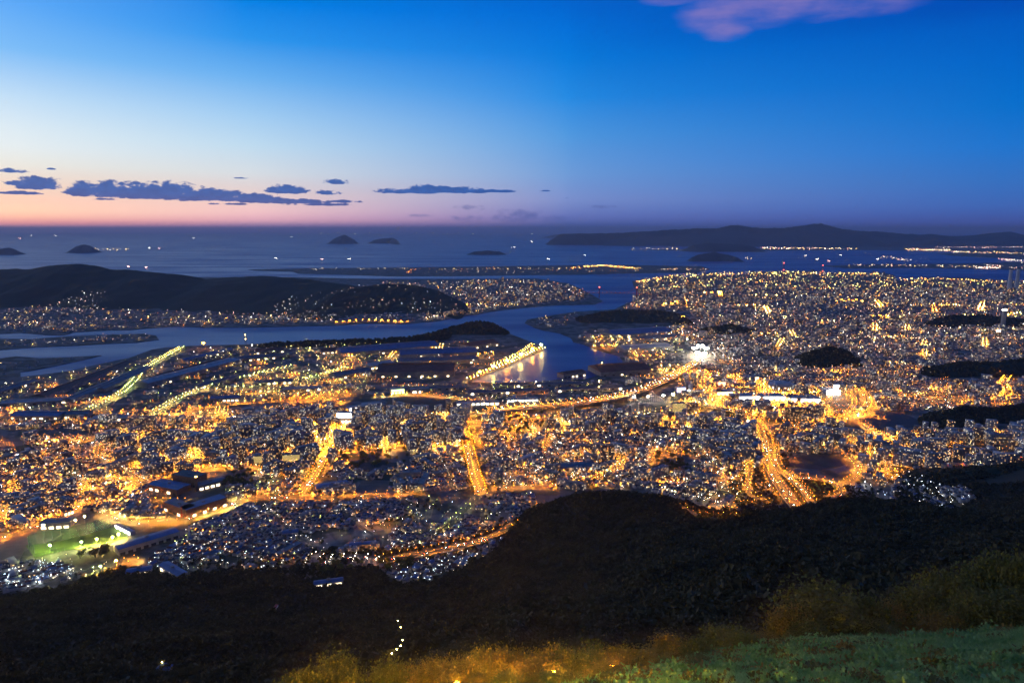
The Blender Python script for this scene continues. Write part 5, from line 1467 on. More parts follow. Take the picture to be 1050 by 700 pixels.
# golf driving range: poles and a hanging green net, white bay building
gnet = bpy.data.materials.new('green_net'); gnet.use_nodes = True
t_ = gnet.node_tree; b_ = t_.nodes['Principled BSDF']; b_.inputs['Base Color'].default_value = (0.10, 0.42, 0.22, 1); b_.inputs['Roughness'].default_value = .8
tr_ = t_.nodes.new('ShaderNodeBsdfTransparent'); mx_ = t_.nodes.new('ShaderNodeMixShader'); mx_.inputs[0].default_value = .36
t_.links.new(tr_.outputs[0], mx_.inputs[1]); t_.links.new(b_.outputs[0], mx_.inputs[2]); t_.links.new(mx_.outputs[0], t_.nodes['Material Output'].inputs[0])
r = thing('net_fence', 'tall green net on poles around the driving range', 'net', (0, 0, 0))
for line in ([(36, 572), (26, 559.5), (60, 554.5), (90, 547.5), (114, 540)], [(36, 572), (66, 565)]):
    x, y, z = surf([p[0] for p in line], [p[1] for p in line]); Q = resample(np.stack([x, y], 1), 14)
    zb = ground_z(Q[:, 0], Q[:, 1]); hh_ = 24 if len(line) > 2 else 9
    n = len(Q); i = np.arange(n - 1)
    V = np.concatenate([np.c_[Q, zb], np.c_[Q, zb + hh_]])
    part('net', fast_mesh('net', V, [(np.stack([i, i + 1, i + 1 + n, i + n], 1), 0)], [gnet]), r)
    pm = MB().tube((0, 0, 0), (0, 0, hh_ + .5), .3, .2, 6).mesh('pole', m_pole)
    for k in range(n):
        o = part('pole', pm, r); o.location = (Q[k, 0], Q[k, 1] + .4, zb[k])
shop(118, 541, 134, 549, 9, 7, emit('range_bays', (1, .95, .85), 10), 'white curved bay building at the driving range end', sign=True, name='golf_pavilion')

# lit apartment slabs that stand out
ww = emit('yellow_gallery', (1.0, .7, .22), 1.6)


def slab(u1, v1, u2, v2, d_, h_, mi, label, gal=None):
    x, y, z = surf([u1, u2], [v1, v2]); w_ = float(np.hypot(x[1] - x[0], y[1] - y[0]))
    r = make_block(w_, d_, h_, APT_M[mi]); r['label'] = label
    a = math.atan2(y[1] - y[0], x[1] - x[0])
    r.location = (float(x.mean()) - math.sin(a) * d_ / 2, float(y.mean()) + math.cos(a) * d_ / 2, float(z.mean())); r.rotation_euler = (0, 0, a)
    if gal:
        for k in range(int(h_ / 3.1)):
            part('gallery_light', MB().box(-w_ / 2 + 1, -d_ / 2 - .06, k * 3.1 + 1.6, w_ / 2 - 1, -d_ / 2 - .01, k * 3.1 + 2.5).mesh('gallery_light', gal), r)
    return r


slab(260, 475, 283, 474, 13, 20, 0, 'yellow lit apartment slab, left of a pair at the works', ww)
slab(285, 474, 308, 473, 13, 20, 0, 'yellow lit apartment slab, right of a pair at the works', ww)
slab(113, 486, 142, 474, 13, 24, 1, 'long pale apartment slab slanting away in the left town')
slab(112, 442, 132, 441, 13, 26, 2, 'brown apartment slab in front of the lit platform shed, left')
slab(133, 441, 160, 440, 14, 40, 1, 'tall wide pale slab left of the downtown blocks')
slab(805, 431, 830, 431, 15, 40, 2, 'wide lit brown slab below the shopping halls')
slab(832, 431, 844, 430, 15, 44, 0, 'narrow tall beige slab right of the wide brown slab')
slab(962, 457, 974, 456, 14, 34, 1, 'white lit apartment tower, left of the right edge cluster')
slab(976, 456, 992, 455.5, 14, 32, 1, 'white lit apartment slab in the right edge cluster')
slab(998, 452, 1010, 451, 14, 40, 0, 'tall yellowish tower in the right edge cluster')
slab(1012, 456, 1038, 456, 14, 30, 1, 'long white slab at the right of the edge cluster')
slab(924, 459, 934, 458, 14, 40, 1, 'tall pale tower left of the right edge cluster')
slab(848, 444, 856, 443.5, 14, 44, 0, 'tall yellow lit tower below the orange ring road')
slab(616, 474, 622, 474, 13, 46, 2, 'pair of slim dark towers, left, beside the curving orange street')
slab(624, 474, 630, 474, 13, 46, 2, 'pair of slim dark towers, right, beside the curving orange street')
slab(689, 426, 703, 426, 15, 42, 0, 'yellow lit tower block right of the white coaster', ww)
slab(705, 424, 716, 424, 15, 34, 2, 'brown block right of the yellow lit tower block')
slab(404, 424, 408, 423.5, 14, 50, 1, 'slim tall pale tower in front of the brown field')
slab(457, 425, 462, 425, 13, 52, 1, 'slim tall white tower right of the brown field')
slab(655, 424, 668, 424, 14, 30, 1, 'pale block below the white coaster')
slab(712, 445, 728, 444, 14, 26, 3, 'white office slab left of the expressway bend')

# towers and chimneys
def tower(u, v, h, r0, r1, label, m=m_white, name='tower', cat='tower', light=None, n=12):
    x, y, z = surf(u, v)
    r = thing(name, label, cat, (float(x[0]), float(y[0]), float(z[0])))
    part('shaft', MB().tube((0, 0, -1), (0, 0, h), r0, r1, n).mesh('shaft', m), r)
    part('cap', MB().tube((0, 0, h), (0, 0, h + h * .05), r1 * 1.15, r1 * 1.05, n).mesh('cap', m_dark if light is None else light), r)
    return r


E_REDL = emit('red_beacon', (1, .12, .06), 12.0); E_WL = emit('white_beacon', (1, .95, .85), 14.0)
tower(1034.5, 297, 205, 20, 15, 'left of two very tall pale chimneys at the right edge', m_white, 'chimney', 'chimney')
tower(1042, 297, 212, 20, 15, 'right of two very tall pale chimneys at the right edge', m_white, 'chimney', 'chimney')
tower(1028, 336, 110, 14, 12, 'pale lit round tower in the plain below the chimneys', m_wall, light=E_WL)
tower(202, 503, 34, 3.4, 2.6, 'yellow lit brick tower between the works halls', m_brick, light=emit('tower_glow', (1, .7, .2), 8))
tower(194.5, 553, 30, 2.0, 1.2, 'slim white tower right of the sports hall', m_white)
tower(187, 530, 24, 2.0, 1.6, 'red chimney rising from the brick works corner', m_red, 'chimney', 'chimney')
for (u, v, h, lab) in ((803, 284, 180, 'lattice tower with red lamps on the north coast, left one'), (843, 284, 150, 'lattice tower with red lamps on the north coast, right one'), (252, 352, 46, 'yellow lit lattice crane tower on the channel shore'),
                       (614, 402, 40, 'small lattice pylon above the viaduct'), (306, 417, 40, 'red lamped lattice mast behind downtown'), (617, 383, 46, 'dark harbour crane tower beside the basin')):
    x, y = gp(u, v)
    r = thing('lattice_tower', lab, 'lattice tower', (float(x), float(y), 2))
    w0, w1 = h * .09, h * .02
    for sx, sy in ((-1, -1), (1, -1), (1, 1), (-1, 1)):
        part('leg', MB().tube((sx * w0, sy * w0, 0), (sx * w1, sy * w1, h), h * .008, h * .005, 5).mesh('leg', m_red if 'red' in lab else m_pole), r)
    mb = MB()
    for k in range(8):
        a = k / 8; b = (k + 1) / 8; wa = w0 + (w1 - w0) * a; wb = w0 + (w1 - w0) * b
        C4 = [(-1, -1), (1, -1), (1, 1), (-1, 1)]
        for i in range(4):
            p, q = C4[i], C4[(i + 1) % 4]
            mb.tube((p[0] * wa, p[1] * wa, h * a), (q[0] * wb, q[1] * wb, h * b), h * .003, h * .003, 4, cap=False)
            mb.tube((q[0] * wa, q[1] * wa, h * a), (p[0] * wb, p[1] * wb, h * b), h * .003, h * .003, 4, cap=False)
    part('bracing', mb.mesh('bracing', m_pole), r)
    for a in (.5, 1.0):
        part('beacon', MB().ball((0, 0, h * a + 1), max(1.0, 0.0006 * float(y)), 0).mesh('beacon', E_REDL if 'red' in lab else emit('yellow_beacon', tuple(YEL), 40)), r)
# yellow lit crane works lamps
# red suspension bridge
xa, ya = gp(607, 305); xb, yb = gp(660, 305.5)
p = np.array([float(xa), float(ya)]); q = np.array([float(xb), float(yb)]); Ln = float(np.linalg.norm(q - p)); ang = math.atan2(q[1] - p[1], q[0] - p[0])
c = (p + q) / 2
r = thing('suspension_bridge', 'red suspension bridge over the channel mouth', 'bridge', (float(c[0]), float(c[1]), 0), ang)
part('deck', MB().box(-Ln * .62, -8, 40, Ln * .62, 8, 43).mesh('deck', m_red), r)
tw = Ln * .36
for s in (-1, 1):
    mb = MB()
    for yy in (-9, 9): mb.box(s * tw - 3.2, yy - 2.5, -3, s * tw + 3.2, yy + 2.5, 92)
    mb.box(s * tw - 2.4, -7, 84, s * tw + 2.4, 7, 90).box(s * tw - 2.4, -7, 58, s * tw + 2.4, 7, 62).box(s * tw - 2.4, -7, 30, s * tw + 2.4, 7, 36)
    o = part('tower', mb.mesh('tower', m_red), r)
    k = link('beacon', MB().ball((s * tw, 0, 96), 4.5, 0).mesh('beacon', E_REDL), o)
for yy in (-9, 9):
    mb = MB(); xs = np.linspace(-tw, tw, 25); zf = lambda a: 46 + 45 * (a / tw) ** 2
    for a, b in zip(xs[:-1], xs[1:]): mb.tube((a, yy, zf(a)), (b, yy, zf(b)), .8, .8, 4)
    for s in (-1, 1): mb.tube((s * tw, yy, 91), (s * Ln * .62, yy, 42), .8, .8, 4)
    cb = part('cable', mb.mesh('cable', m_red), r)
    for a in xs[1:-1:2]: part('hanger', MB().tube((a, yy, 43), (a, yy, zf(a)), .35, .35, 4).mesh('hanger', m_red), r)
for k in range(14):
    part('deck_lamp', MB().ball((-Ln * .55 + k * Ln * 1.1 / 13, -7, 50), 2.6, 0).mesh('deck_lamp', emit('bridge_lamp', (1, .25, .1), 1.1)), r)

# ------------------------------------------------------------------ ships out at sea
E_SHIP = emit('ship_lamp', (1.0, .9, .72), 46.0); E_SHIPR = emit('pink_ship_lamp', (1.0, .5, .42), 40.0)


def ship_proto(E):
    r = thing('ship', 'x', 'ship', (0, 0, 0))
    hull = [(-60, -9), (48, -10), (66, 0), (48, 10), (-60, 9)]
    part('hull', MB().prism(hull, -2, 9).mesh('hull', m_dark), r)
    part('bridge_house', MB().box(-54, -8, 9, -34, 8, 24).box(-50, -9, 24, -40, 9, 28).mesh('bridge_house', m_white), r)
    part('funnel', MB().tube((-57, 0, 9), (-57, 0, 27), 3, 2.4, 8).mesh('funnel', m_red), r)
    part('mast', MB().tube((30, 0, 9), (30, 0, 34), .8, .5, 6).mesh('mast', m_pole), r)
    for k in range(7): part('lamp', MB().ball((-52 + k * 16, 0, 30 if k == 0 else 22), 3.6, 0, 8, 4).mesh('lamp', E), r)
    return r


sp = ship_proto(E_SHIP); spr = ship_proto(E_SHIPR); used = {0: 0, 1: 0}
SHIPS = [(u, 239.2 + (i % 3) * .3, 0) for i, u in enumerate((293, 308, 316, 322, 329, 336, 347, 358, 364, 369, 380, 402, 427, 446, 459, 470, 485, 545, 568))]
SHIPS += [(299, 243.5, 0), (32, 242, 0), (57, 242, 0), (20, 245, 1), (199, 244.5, 0), (153, 254.5, 0), (163, 255, 1), (524, 253.5, 0), (528, 253.7, 0), (464, 252, 1), (283, 265, 0), (330, 266, 1), (358, 266, 0), (132, 274, 1), (150, 274.5, 1),
          (600, 262, 0), (545, 248, 0), (562, 266, 0), (862, 262, 0), (850, 268, 1), (900, 266, 0), (826, 262, 0), (838, 266, 0)]
for i, (u, v, pk) in enumerate(SHIPS):
    x, y = gp(u, v, 0)
    s = min(2.3, max(.5, float(y) / 34000))
    where = 'in the row of lights along the horizon' if v < 240 else ('in front of the horizon at left' if u < 210 and v < 250 else ('on the sea beyond the wooded hill' if u < 400 else 'on the dark strait'))
    lab = f"ship with {'pinkish' if pk else 'white'} deck lights {where}"
    P0 = spr if pk else sp
    if not used[pk]:
        used[pk] = 1; P0.location = (float(x), float(y), 0); P0['label'] = lab; P0['group'] = 'ships ' + where; P0.scale = (s,) * 3; P0.rotation_euler = (0, 0, .2)
    else:
        copy_tree(P0, (float(x), float(y), 0), random.uniform(-.4, .4), s, lab, 'pinkish lit ships ' + where if pk else 'ships ' + where)

# ------------------------------------------------------------------ cars
E_HEAD = emit('headlight', (1, .93, .8), 80.0, False); E_TAIL = emit('taillight', (1, .06, .02), 60.0, False)
cps = []
for cn, cc in (('white', (.7, .7, .7)), ('silver', (.4, .41, .43)), ('dark', (.04, .04, .05)), ('red', (.35, .03, .03))):
    r = thing('car', 'x', 'car', (0, 0, 0)); m_ = mat(cn + '_car_paint', cc, .3, .1, .5, None, .2, .5)
    mb = MB().add([(-2.1, -.85, .35), (2.1, -.85, .35), (2.1, .85, .35), (-2.1, .85, .35), (-2.15, -.85, .95), (2.15, -.8, .8), (2.15, .8, .8), (-2.15, .85, .95)], [(3, 2, 1, 0), (4, 5, 6, 7), (0, 1, 5, 4), (1, 2, 6, 5), (2, 3, 7, 6), (3, 0, 4, 7)])
    part('body', mb.mesh('body', m_), r)
    cab = part('cabin', MB().add([(-1.7, -.8, .93), (1.0, -.78, .88), (1.0, .78, .88), (-1.7, .8, .93), (-1.2, -.66, 1.48), (.3, -.66, 1.48), (.3, .66, 1.48), (-1.2, .66, 1.48)], [(4, 5, 6, 7), (0, 1, 5, 4), (1, 2, 6, 5), (2, 3, 7, 6), (3, 0, 4, 7)]).mesh('cabin', m_glass), r)
    for sx in (-1.3, 1.35):
        for sy in (-.88, .7): part('wheel', MB().tube((sx, sy, .33), (sx, sy + .18, .33), .33, .33, 10).mesh('wheel', m_dark), r)
    for sy in (-.6, .6):
        part('headlight', MB().ball((2.2, sy, .68), .26, 0, 6, 4).mesh('headlight', E_HEAD), r)
        part('tail_light', MB().ball((-2.2, sy, .78), .2, 0, 6, 4).mesh('tail_light', E_TAIL), r)
    cps.append((cn, r, [0]))
for (x, y, z, a, ph) in CARSPOTS:
    cn, r, u_ = random.choice(cps); lab = f'{cn} car with lights on {ph}'
    if not u_[0]: u_[0] = 1; r.location = (x, y, z + .02); r.rotation_euler = (0, 0, a); r['label'] = lab; r['group'] = f'{cn} cars {ph}'
    else: copy_tree(r, (x, y, z + .02), a, 1.0, lab, f'{cn} cars {ph}')

# ------------------------------------------------------------------ trees in the town


def crown_quads(n, rx, ry, rz, size, clumps=9, g=None):
    g = g or rng
    cc = g.normal(size=(clumps, 3)); cc /= np.linalg.norm(cc, axis=1)[:, None]; cc *= g.uniform(.35, .8, (clumps, 1)); cc[:, 2] = np.abs(cc[:, 2]) * .9 - .2
    k = g.integers(0, clumps, n)
    p = cc[k] + g.normal(size=(n, 3)) * .23
    p *= np.array([rx, ry, rz])
    a = g.normal(size=(n, 3)); a /= np.linalg.norm(a, axis=1)[:, None]
    b = np.cross(a, g.normal(size=(n, 3))); b /= np.linalg.norm(b, axis=1)[:, None]
    s = size * g.uniform(.6, 1.3, (n, 1))
    q = np.stack([p - a * s - b * s * .6, p + a * s - b * s * .6, p + a * s + b * s * .6, p - a * s + b * s * .6], 1)
    return q


def tree_proto(label, mleaf, rx=3.2, rz=3.6, n=260, size=.62, th=3.2, name='tree'):
    r = thing(name, label, 'tree', (0, 0, 0))
    tb = MB().tube((0, 0, -.6), (0, 0, th), .28, .18, 7)
    for k in range(4):
        t = k * 1.6 + .3; tb.tube((0, 0, th * .8), (math.cos(t) * rx * .5, math.sin(t) * rx * .5, th + rz * .5), .13, .04, 5)
    part('trunk', tb.mesh('trunk', m_bark), r)
    q = crown_quads(n, rx, rx, rz, size) + np.array([0, 0, th + rz * .55])
    part('crown', fast_mesh('crown', q.reshape(-1, 3), [(np.arange(4 * n).reshape(-1, 4), 0)], [mleaf]), r)
    return r


TP = [[tree_proto('x', m_leaf), 0], [tree_proto('x', m_leaf, 3.8, 3.0, 300), 0], [tree_proto('x', m_leaf_y, 3.0, 4.2, 260), 0]]
TREES = []
def along(pts, sp, off, ph):
    x, y, z = surf([p[0] for p in pts], [p[1] for p in pts]); Q = resample(np.stack([x, y], 1), sp)
    T = np.gradient(Q, axis=0); T /= np.linalg.norm(T, axis=1)[:, None]
    for k in range(len(Q)):
        for s in (-1, 1):
            TREES.append((Q[k, 0] - T[k, 1] * s * off + random.gauss(0, 1), Q[k, 1] + T[k, 0] * s * off, random.uniform(.9, 1.5), ph))
along([(476, 443), (479, 456), (484, 476), (488, 492), (493, 505)], 17, 16.5, 'on the straight orange avenue')
along([(356, 431), (346, 450), (337, 462), (324, 486), (311, 507)], 22, 15, 'on the main orange avenue')
for poly, n, ph in (([(510, 429), (556, 425), (562, 436), (545, 445), (520, 445)], 34, 'in the dark grove below the viaduct'), ([(345, 464), (420, 460), (416, 476), (362, 480)], 44, 'in the dark park below downtown'),
                    ([(668, 464), (704, 462), (708, 484), (674, 485)], 30, 'in the dark grove left of the expressway'), ([(228, 484), (258, 481), (260, 498), (230, 498)], 26, 'in the green lit works garden'),
                    ([(386, 578), (405, 574), (425, 577), (420, 590), (392, 588)], 18, 'in the green lit thicket below the bypass'), ([(322, 578), (372, 578), (372, 585), (322, 590)], 16, 'below the looping ramp'),
                    ([(52, 573), (100, 565), (122, 566), (96, 574)], 16, 'along the near edge of the driving range'), ([(138, 574), (150, 570), (188, 578), (160, 576)], 8, 'beside the yellow lit yard'),
                    ([(805, 470), (812, 466), (868, 464), (874, 478), (840, 482)], 0, ''), ([(826, 494), (850, 494), (858, 501), (838, 505)], 10, 'inside the expressway loop'), ([(772, 490), (782, 478), (786, 505), (775, 508)], 10, 'left of the expressway'),
                    ([(402, 494), (410, 492), (408, 508), (398, 508)], 8, 'beside the school field'), ([(960, 470), (1040, 468), (1040, 474), (960, 474)], 18, 'in the dark grove below the edge towers')):
    if n:
        us = [p[0] for p in poly]; vs = [p[1] for p in poly]; got = 0
        while got < n:
            a, b = random.uniform(min(us), max(us)), random.uniform(min(vs), max(vs))
            if pip(np.array([a]), np.array([b]), poly)[0]:
                x, y, z = surf(a, b); TREES.append((float(x[0]), float(y[0]), random.uniform(1.1, 2.1), ph)); got += 1
TREES = TREES[:296]
for (x, y, s, ph) in TREES:
    t = random.choice(TP); lab = f"{'yellowish' if t is TP[2] else ('broad dark green' if t is TP[1] else 'round dark green')} tree {ph}"; grp = lab.replace(' tree ', ' trees ')
    z = float(ground_z(x, y))
    if not t[1]: t[1] = 1; o = t[0]; o.location = (x, y, z); o.scale = (s,) * 3; o['label'] = lab; o['group'] = grp
    else: copy_tree(t[0], (x, y, z), random.uniform(0, 6.28), s, lab, grp)

# ------------------------------------------------------------------ woods: one mass of ragged crowns on the mountain side and the knolls


def crowns(name, P, S, n, m, label, size=.34):
    """P (N, 3) crown centres, S crown radius"""
    N_ = len(P)
    lib = np.stack([crown_quads(n, 1, 1, .95, size, 6) for _ in range(14)])
    k = rng.integers(0, 14, N_); a = rng.uniform(0, 6.28, N_)
    q = lib[k].copy()
    c, s = np.cos(a)[:, None, None], np.sin(a)[:, None, None]
    qx = q[..., 0] * c - q[..., 1] * s; qy = q[..., 0] * s + q[..., 1] * c
    V = np.stack([qx, qy, q[..., 2]], 3) * S[:, None, None, None] + P[:, None, None, :]
    V = V.reshape(-1, 3)
    me = fast_mesh(name, V, [(np.arange(len(V)).reshape(-1, 4), 0)], [m])
    return tag(link(name, me), kind='stuff', label=label)


pts = []
r_ = 92.0
while r_ < 1800:
    st = 5.2 if r_ < 300 else (6.4 if r_ < 700 else 8.0)
    a_ = np.arange(-math.radians(47), math.radians(46), st / r_)
    a_ = a_ + rng.uniform(-.4, .4, len(a_)) * st / r_; q_ = r_ + rng.uniform(-.4, .4, len(a_)) * st
    pts.append(np.stack([q_ * np.sin(a_), q_ * np.cos(a_)], 1)); r_ += st * .95
P2 = np.concatenate(pts)
z_ = slope_z(P2[:, 0], P2[:, 1])
u_, v_ = to_px(P2[:, 0], P2[:, 1], z_)
k_ = ((z_ > 4.5) | ((v_ > 570) & (u_ > 200) & (u_ < 405) & (P2[:, 1] < 1300))) & (u_ > -60) & (u_ < 1110) & (v_ < 760) & (v_ > 470)
# keep the wood out of streets and hillside quarters
for (ph, poly, *_r) in Z:
    if max(p[1] for p in poly) > 500: k_ &= ~(pip(u_, v_, poly) & (z_ < 40))
P2 = P2[k_]; z_ = z_[k_]
A_ = np.concatenate(RS); ok = np.ones(len(P2), bool)
for i in range(0, len(P2), 3000):
    ok[i:i + 3000] = (np.hypot(P2[i:i + 3000, None, 0] - A_[None, :, 0], P2[i:i + 3000, None, 1] - A_[None, :, 1]) - A_[None, :, 2]).min(1) > 5
P2 = P2[ok]; z_ = z_[ok]
z_ = np.maximum(z_, 2.0)
S_ = np.where(np.hypot(P2[:, 0], P2[:, 1]) < 300, 3.2, 4.4) * np.exp(rng.normal(0, .3, len(P2))) * (1 + .5 * fbm(P2[:, 0] / 90, P2[:, 1] / 90, 2))
rd_ = np.hypot(P2[:, 0], P2[:, 1]); nr_ = (rd_ < 400) & (rd_ >= 190); vn_ = rd_ < 190
crowns('mountain_forest', np.c_[P2, z_ + S_ * .45][vn_], S_[vn_], 620, m_forest, 'dark woods falling away just below the near shrubs', .05)
crowns('mountain_forest', np.c_[P2, z_ + S_ * .45][nr_], S_[nr_], 190, m_forest, 'dark unlit woods on the steep slope nearest the viewpoint', .12)
crowns('mountain_forest', np.c_[P2, z_ + S_ * .45][rd_ >= 400], S_[rd_ >= 400], 60, m_forest, 'dark unlit forest covering the lower mountain side', .25)
print('forest', len(P2))
tp = []
for (ph, poly, (sx, sy), *_q) in Z:
    if min(p[1] for p in poly) < 425: continue
    u, v = scatter(poly, 7.5, 4.2, 1.0)
    cl_ = fbm(u / 22, v / 9, 3); kk_ = cl_ > .02
    x, y, z = surf(u[kk_], v[kk_]); ok = free(u[kk_], v[kk_], x, y, 3)
    tp.append(np.stack([x, y, z], 1)[ok])
for poly in ([(742, 484), (764, 470), (783, 464), (788, 484), (800, 514), (806, 524), (760, 528), (752, 512)], [(800, 464), (812, 466), (808, 484), (800, 480)], [(838, 508), (870, 498), (900, 506), (862, 518), (838, 518)], [(816, 496), (850, 494), (860, 501), (838, 507)],
             [(386, 580), (440, 569), (500, 555), (530, 545), (526, 550), (470, 570), (400, 584)], [(390, 572), (450, 561), (500, 548), (527, 538), (520, 536), (450, 556), (392, 568)], [(802, 440), (812, 446), (802, 462), (796, 452)]):
    u, v = scatter(poly, 3.4, 2.0, 1.0); x, y, z = surf(u, v); A_ = np.concatenate(RS)
    ok = (np.hypot(x[:, None] - A_[None, :, 0], y[:, None] - A_[None, :, 1]) - A_[None, :, 2]).min(1) > 4.5
    tp.append(np.stack([x, y, z], 1)[ok])
tp = np.concatenate(tp)
crowns('garden_trees', tp + np.array([0, 0, 3.2]), rng.uniform(2.6, 5.2, len(tp)), 60, m_forest, 'dark garden trees scattered between the town houses', .3)
kp = []
for (V_, kk) in [q_ for q_ in HILLS if q_[0][:, 1].mean() < 4900]:
    W_ = V_.reshape(-1, kk, 3)
    i = rng.integers(0, W_.shape[0] - 1, 900); j = rng.integers(0, kk - 1, 900); f = rng.random((900, 1)); g = rng.random((900, 1))
    kp.append(W_[i, j] * (1 - f) * (1 - g) + W_[i + 1, j] * f * (1 - g) + W_[i, j + 1] * (1 - f) * g + W_[i + 1, j + 1] * f * g)
kp = np.concatenate(kp); kp = kp[kp[:, 2] > 2]
crowns('knoll_woods', kp + np.array([0, 0, 3]), rng.uniform(5, 9, len(kp)), 24, m_forest, 'dark woods on the small hills standing in the town', .42)

# ------------------------------------------------------------------ station on the mountain, lit path, lamp-lit tree
x, y, z = surf(168, 692)
r = thing('cable_car_station', 'small station with blue lit panes among dark trees, lower left', 'station', (float(x[0]), float(y[0]), float(z[0])))
part('wall', MB().box(-6, -5, -4, 6, 5, 7).mesh('wall', m_wall), r)
part('roof', MB().add([(-6.8, -5.8, 7.05), (6.8, -5.8, 7.05), (6.8, 5.8, 7.05), (-6.8, 5.8, 7.05), (0, 0, 14)], [(0, 1, 4), (1, 2, 4), (2, 3, 4), (3, 0, 4), (3, 2, 1, 0)]).mesh('roof', m_roofb), r)
E_BL = emit('blue_pane', (.25, .5, 1.0), 1.1)
for zz in (1.2, 4.0):
    for xx in (-4.4, -1.5, 1.5, 4.4): part('window', MB().box(xx - .8, -5.1, zz, xx + .8, -5.02, zz + 1.9).mesh('window', E_BL), r)
part('roof_lamp', MB().ball((0, -.8, 14.2), .45, 0).mesh('roof_lamp', emit('station_lamp', (1, .7, .2), 60)), r)
x, y, z = surf(283, 626)
r = thing('cable_car', 'small cable car with pinkish lamps on the dark slope', 'cable car', (float(x[0]), float(y[0]), float(z[0]) + 4))
part('cabin', MB().box(-2, -5, .6, 2, 5, 3.6).mesh('cabin', m_white), r)
part('roof', MB().box(-2.1, -5.1, 3.61, 2.1, 5.1, 3.9).mesh('roof', m_red), r)
for yy in (-3.2, 0, 3.2): part('window', MB().box(-2.06, yy - 1.1, 1.6, -2.01, yy + 1.1, 3).mesh('window', E_WIN), r)
part('headlight', MB().ball((0, -5.3, 1.4), .6, 0).mesh('headlight', emit('pink_lamp', (1, .55, .4), 26)), r)
PATH = [(408, 642), (411, 649), (413.5, 656), (413, 663), (411, 670), (407, 674), (402, 678), (398, 680)]
for i, (u, v) in enumerate(PATH):
    x, y, z = surf(u, v)
    h_ = 7.5
    r = thing('path_lamp', 'small yellow lamp on the lit mountain path', 'path lamp', (float(x[0]), float(y[0]), float(z[0])), 0, 'lamps on the lit mountain path')
    part('pole', MB().tube((0, 0, 0), (0, 0, h_), .09, .07, 6).mesh('pole', m_pole), r)
    part('lamp_head', MB().ball((0, 0, h_ + .3), .5, 0, 8, 5).mesh('lamp_head', emit('path_light', (1, .72, .2), 60)), r)

# ------------------------------------------------------------------ shrubs, trees and grass close to the viewpoint


def shrub_proto(mleaf, n, size, rx, rz, name, th):
    r = thing(name, 'x', 'shrub' if name == 'shrub' else 'tree', (0, 0, 0))
    tb = MB()
    for k in range(6):
        t = k * 1.05; tb.tube((math.cos(t) * .08, math.sin(t) * .08, -.3), (math.cos(t) * rx * .55, math.sin(t) * rx * .55, th + rz * random.uniform(.4, .9)), .06 * rx, .018 * rx, 5)
    part('stem' if name == 'shrub' else 'trunk', tb.mesh('stem', m_bark), r)
    q = crown_quads(n, rx, rx, rz, size, 24) + np.array([0, 0, th + rz * .5])
    part('crown', fast_mesh('crown', q.reshape(-1, 3), [(np.arange(4 * n).reshape(-1, 4), 0)], [mleaf]), r)
    return r


SPR = [shrub_proto(m_leaf, 9500, .036, 1.0, .95, 'shrub', .15), shrub_proto(m_leaf_y, 9000, .036, 1.0, .8, 'shrub', .12), shrub_proto(m_leaf, 10000, .034, 1.0, .7, 'shrub', .2), shrub_proto(m_leaf_y, 9500, .032, 1.0, 1.1, 'shrub', .2)]
sused = [0, 0, 0, 0]
# (u, v of crown top, width in picture, distance, kind, label)
FG = [(342, 674, 56, 46, 0, 'dark rounded shrub at the bottom, leftmost of the foreground row'), (402, 680, 50, 44, 2, 'low dark shrub right of the leftmost foreground shrub'), (440, 682, 44, 42, 1, 'yellow lit shrub right of the low dark shrub'),
      (470, 680, 46, 40, 3, 'bright yellow shrub left of the brightest lamplit shrub'), (512, 668, 44, 39, 1, 'tall orange yellow shrub, left of the lamplit pair'), (545, 672, 52, 38, 3, 'brightest golden shrub at the bottom of the picture'),
      (588, 668, 50, 40, 0, 'half dark shrub right of the brightest golden shrub'), (612, 664, 46, 44, 2, 'dark olive shrub behind the half dark shrub'), (640, 678, 50, 40, 1, 'low yellow green shrub where the grass begins'),
      (664, 672, 40, 44, 3, 'small olive shrub on the grass edge'), (690, 654, 52, 47, 3, 'orange tinged bushy shrub in the middle row'), (716, 658, 36, 46, 2, 'dark small shrub right of the orange tinged bush'),
      (748, 646, 50, 49, 0, 'round dark shrub left of the big crown'), (780, 650, 34, 50, 1, 'orange lit shrub between round shrub and big crown'), (812, 622, 46, 52, 1, 'orange edged shrub at the left of the big crown'),
      (850, 606, 96, 54, 0, 'biggest dark crown of the foreground row'), (886, 612, 60, 55, 2, 'dark shrub against the right flank of the big crown'), (918, 618, 44, 56, 3, 'orange tinged shrub right of the big crown'),
      (950, 606, 70, 57, 0, 'broad dark green shrub right of the orange tinged one'), (985, 590, 70, 60, 2, 'high dark shrub near the right edge'), (1020, 576, 70, 62, 0, 'highest shrub at the right edge'), (1046, 570, 60, 60, 2, 'dark shrub cut by the right frame edge'),
      (1010, 612, 60, 54, 2, 'middle shrub below the highest shrub'), (1044, 608, 60, 53, 0, 'low leafy shrub at the right edge above the grass'), (968, 628, 50, 53, 1, 'olive shrub above the grass on the right'), (760, 660, 40, 47, 2, 'low shrub in front of the round dark shrub'),
      (830, 646, 44, 50, 2, 'low shrub below the biggest crown'), (900, 640, 44, 51, 0, 'low shrub below the orange tinged right shrub'), (620, 688, 44, 36, 1, 'pale yellow shrub at the bottom edge of the grass'), (575, 690, 44, 35, 0, 'dark shrub at the bottom edge below the golden ones'),
      (522, 692, 40, 34.6, 0, 'dark shrub in front of the hidden added lamp'), (305, 690, 50, 46, 2, 'faint dark shrub at the bottom left end of the row'), (490, 694, 40, 37, 1, 'golden shrub cut by the bottom edge'), (680, 684, 30, 41, 2, 'small green clump on the grass left'), (720, 680, 30, 40, 0, 'small dark clump on the grass middle')]
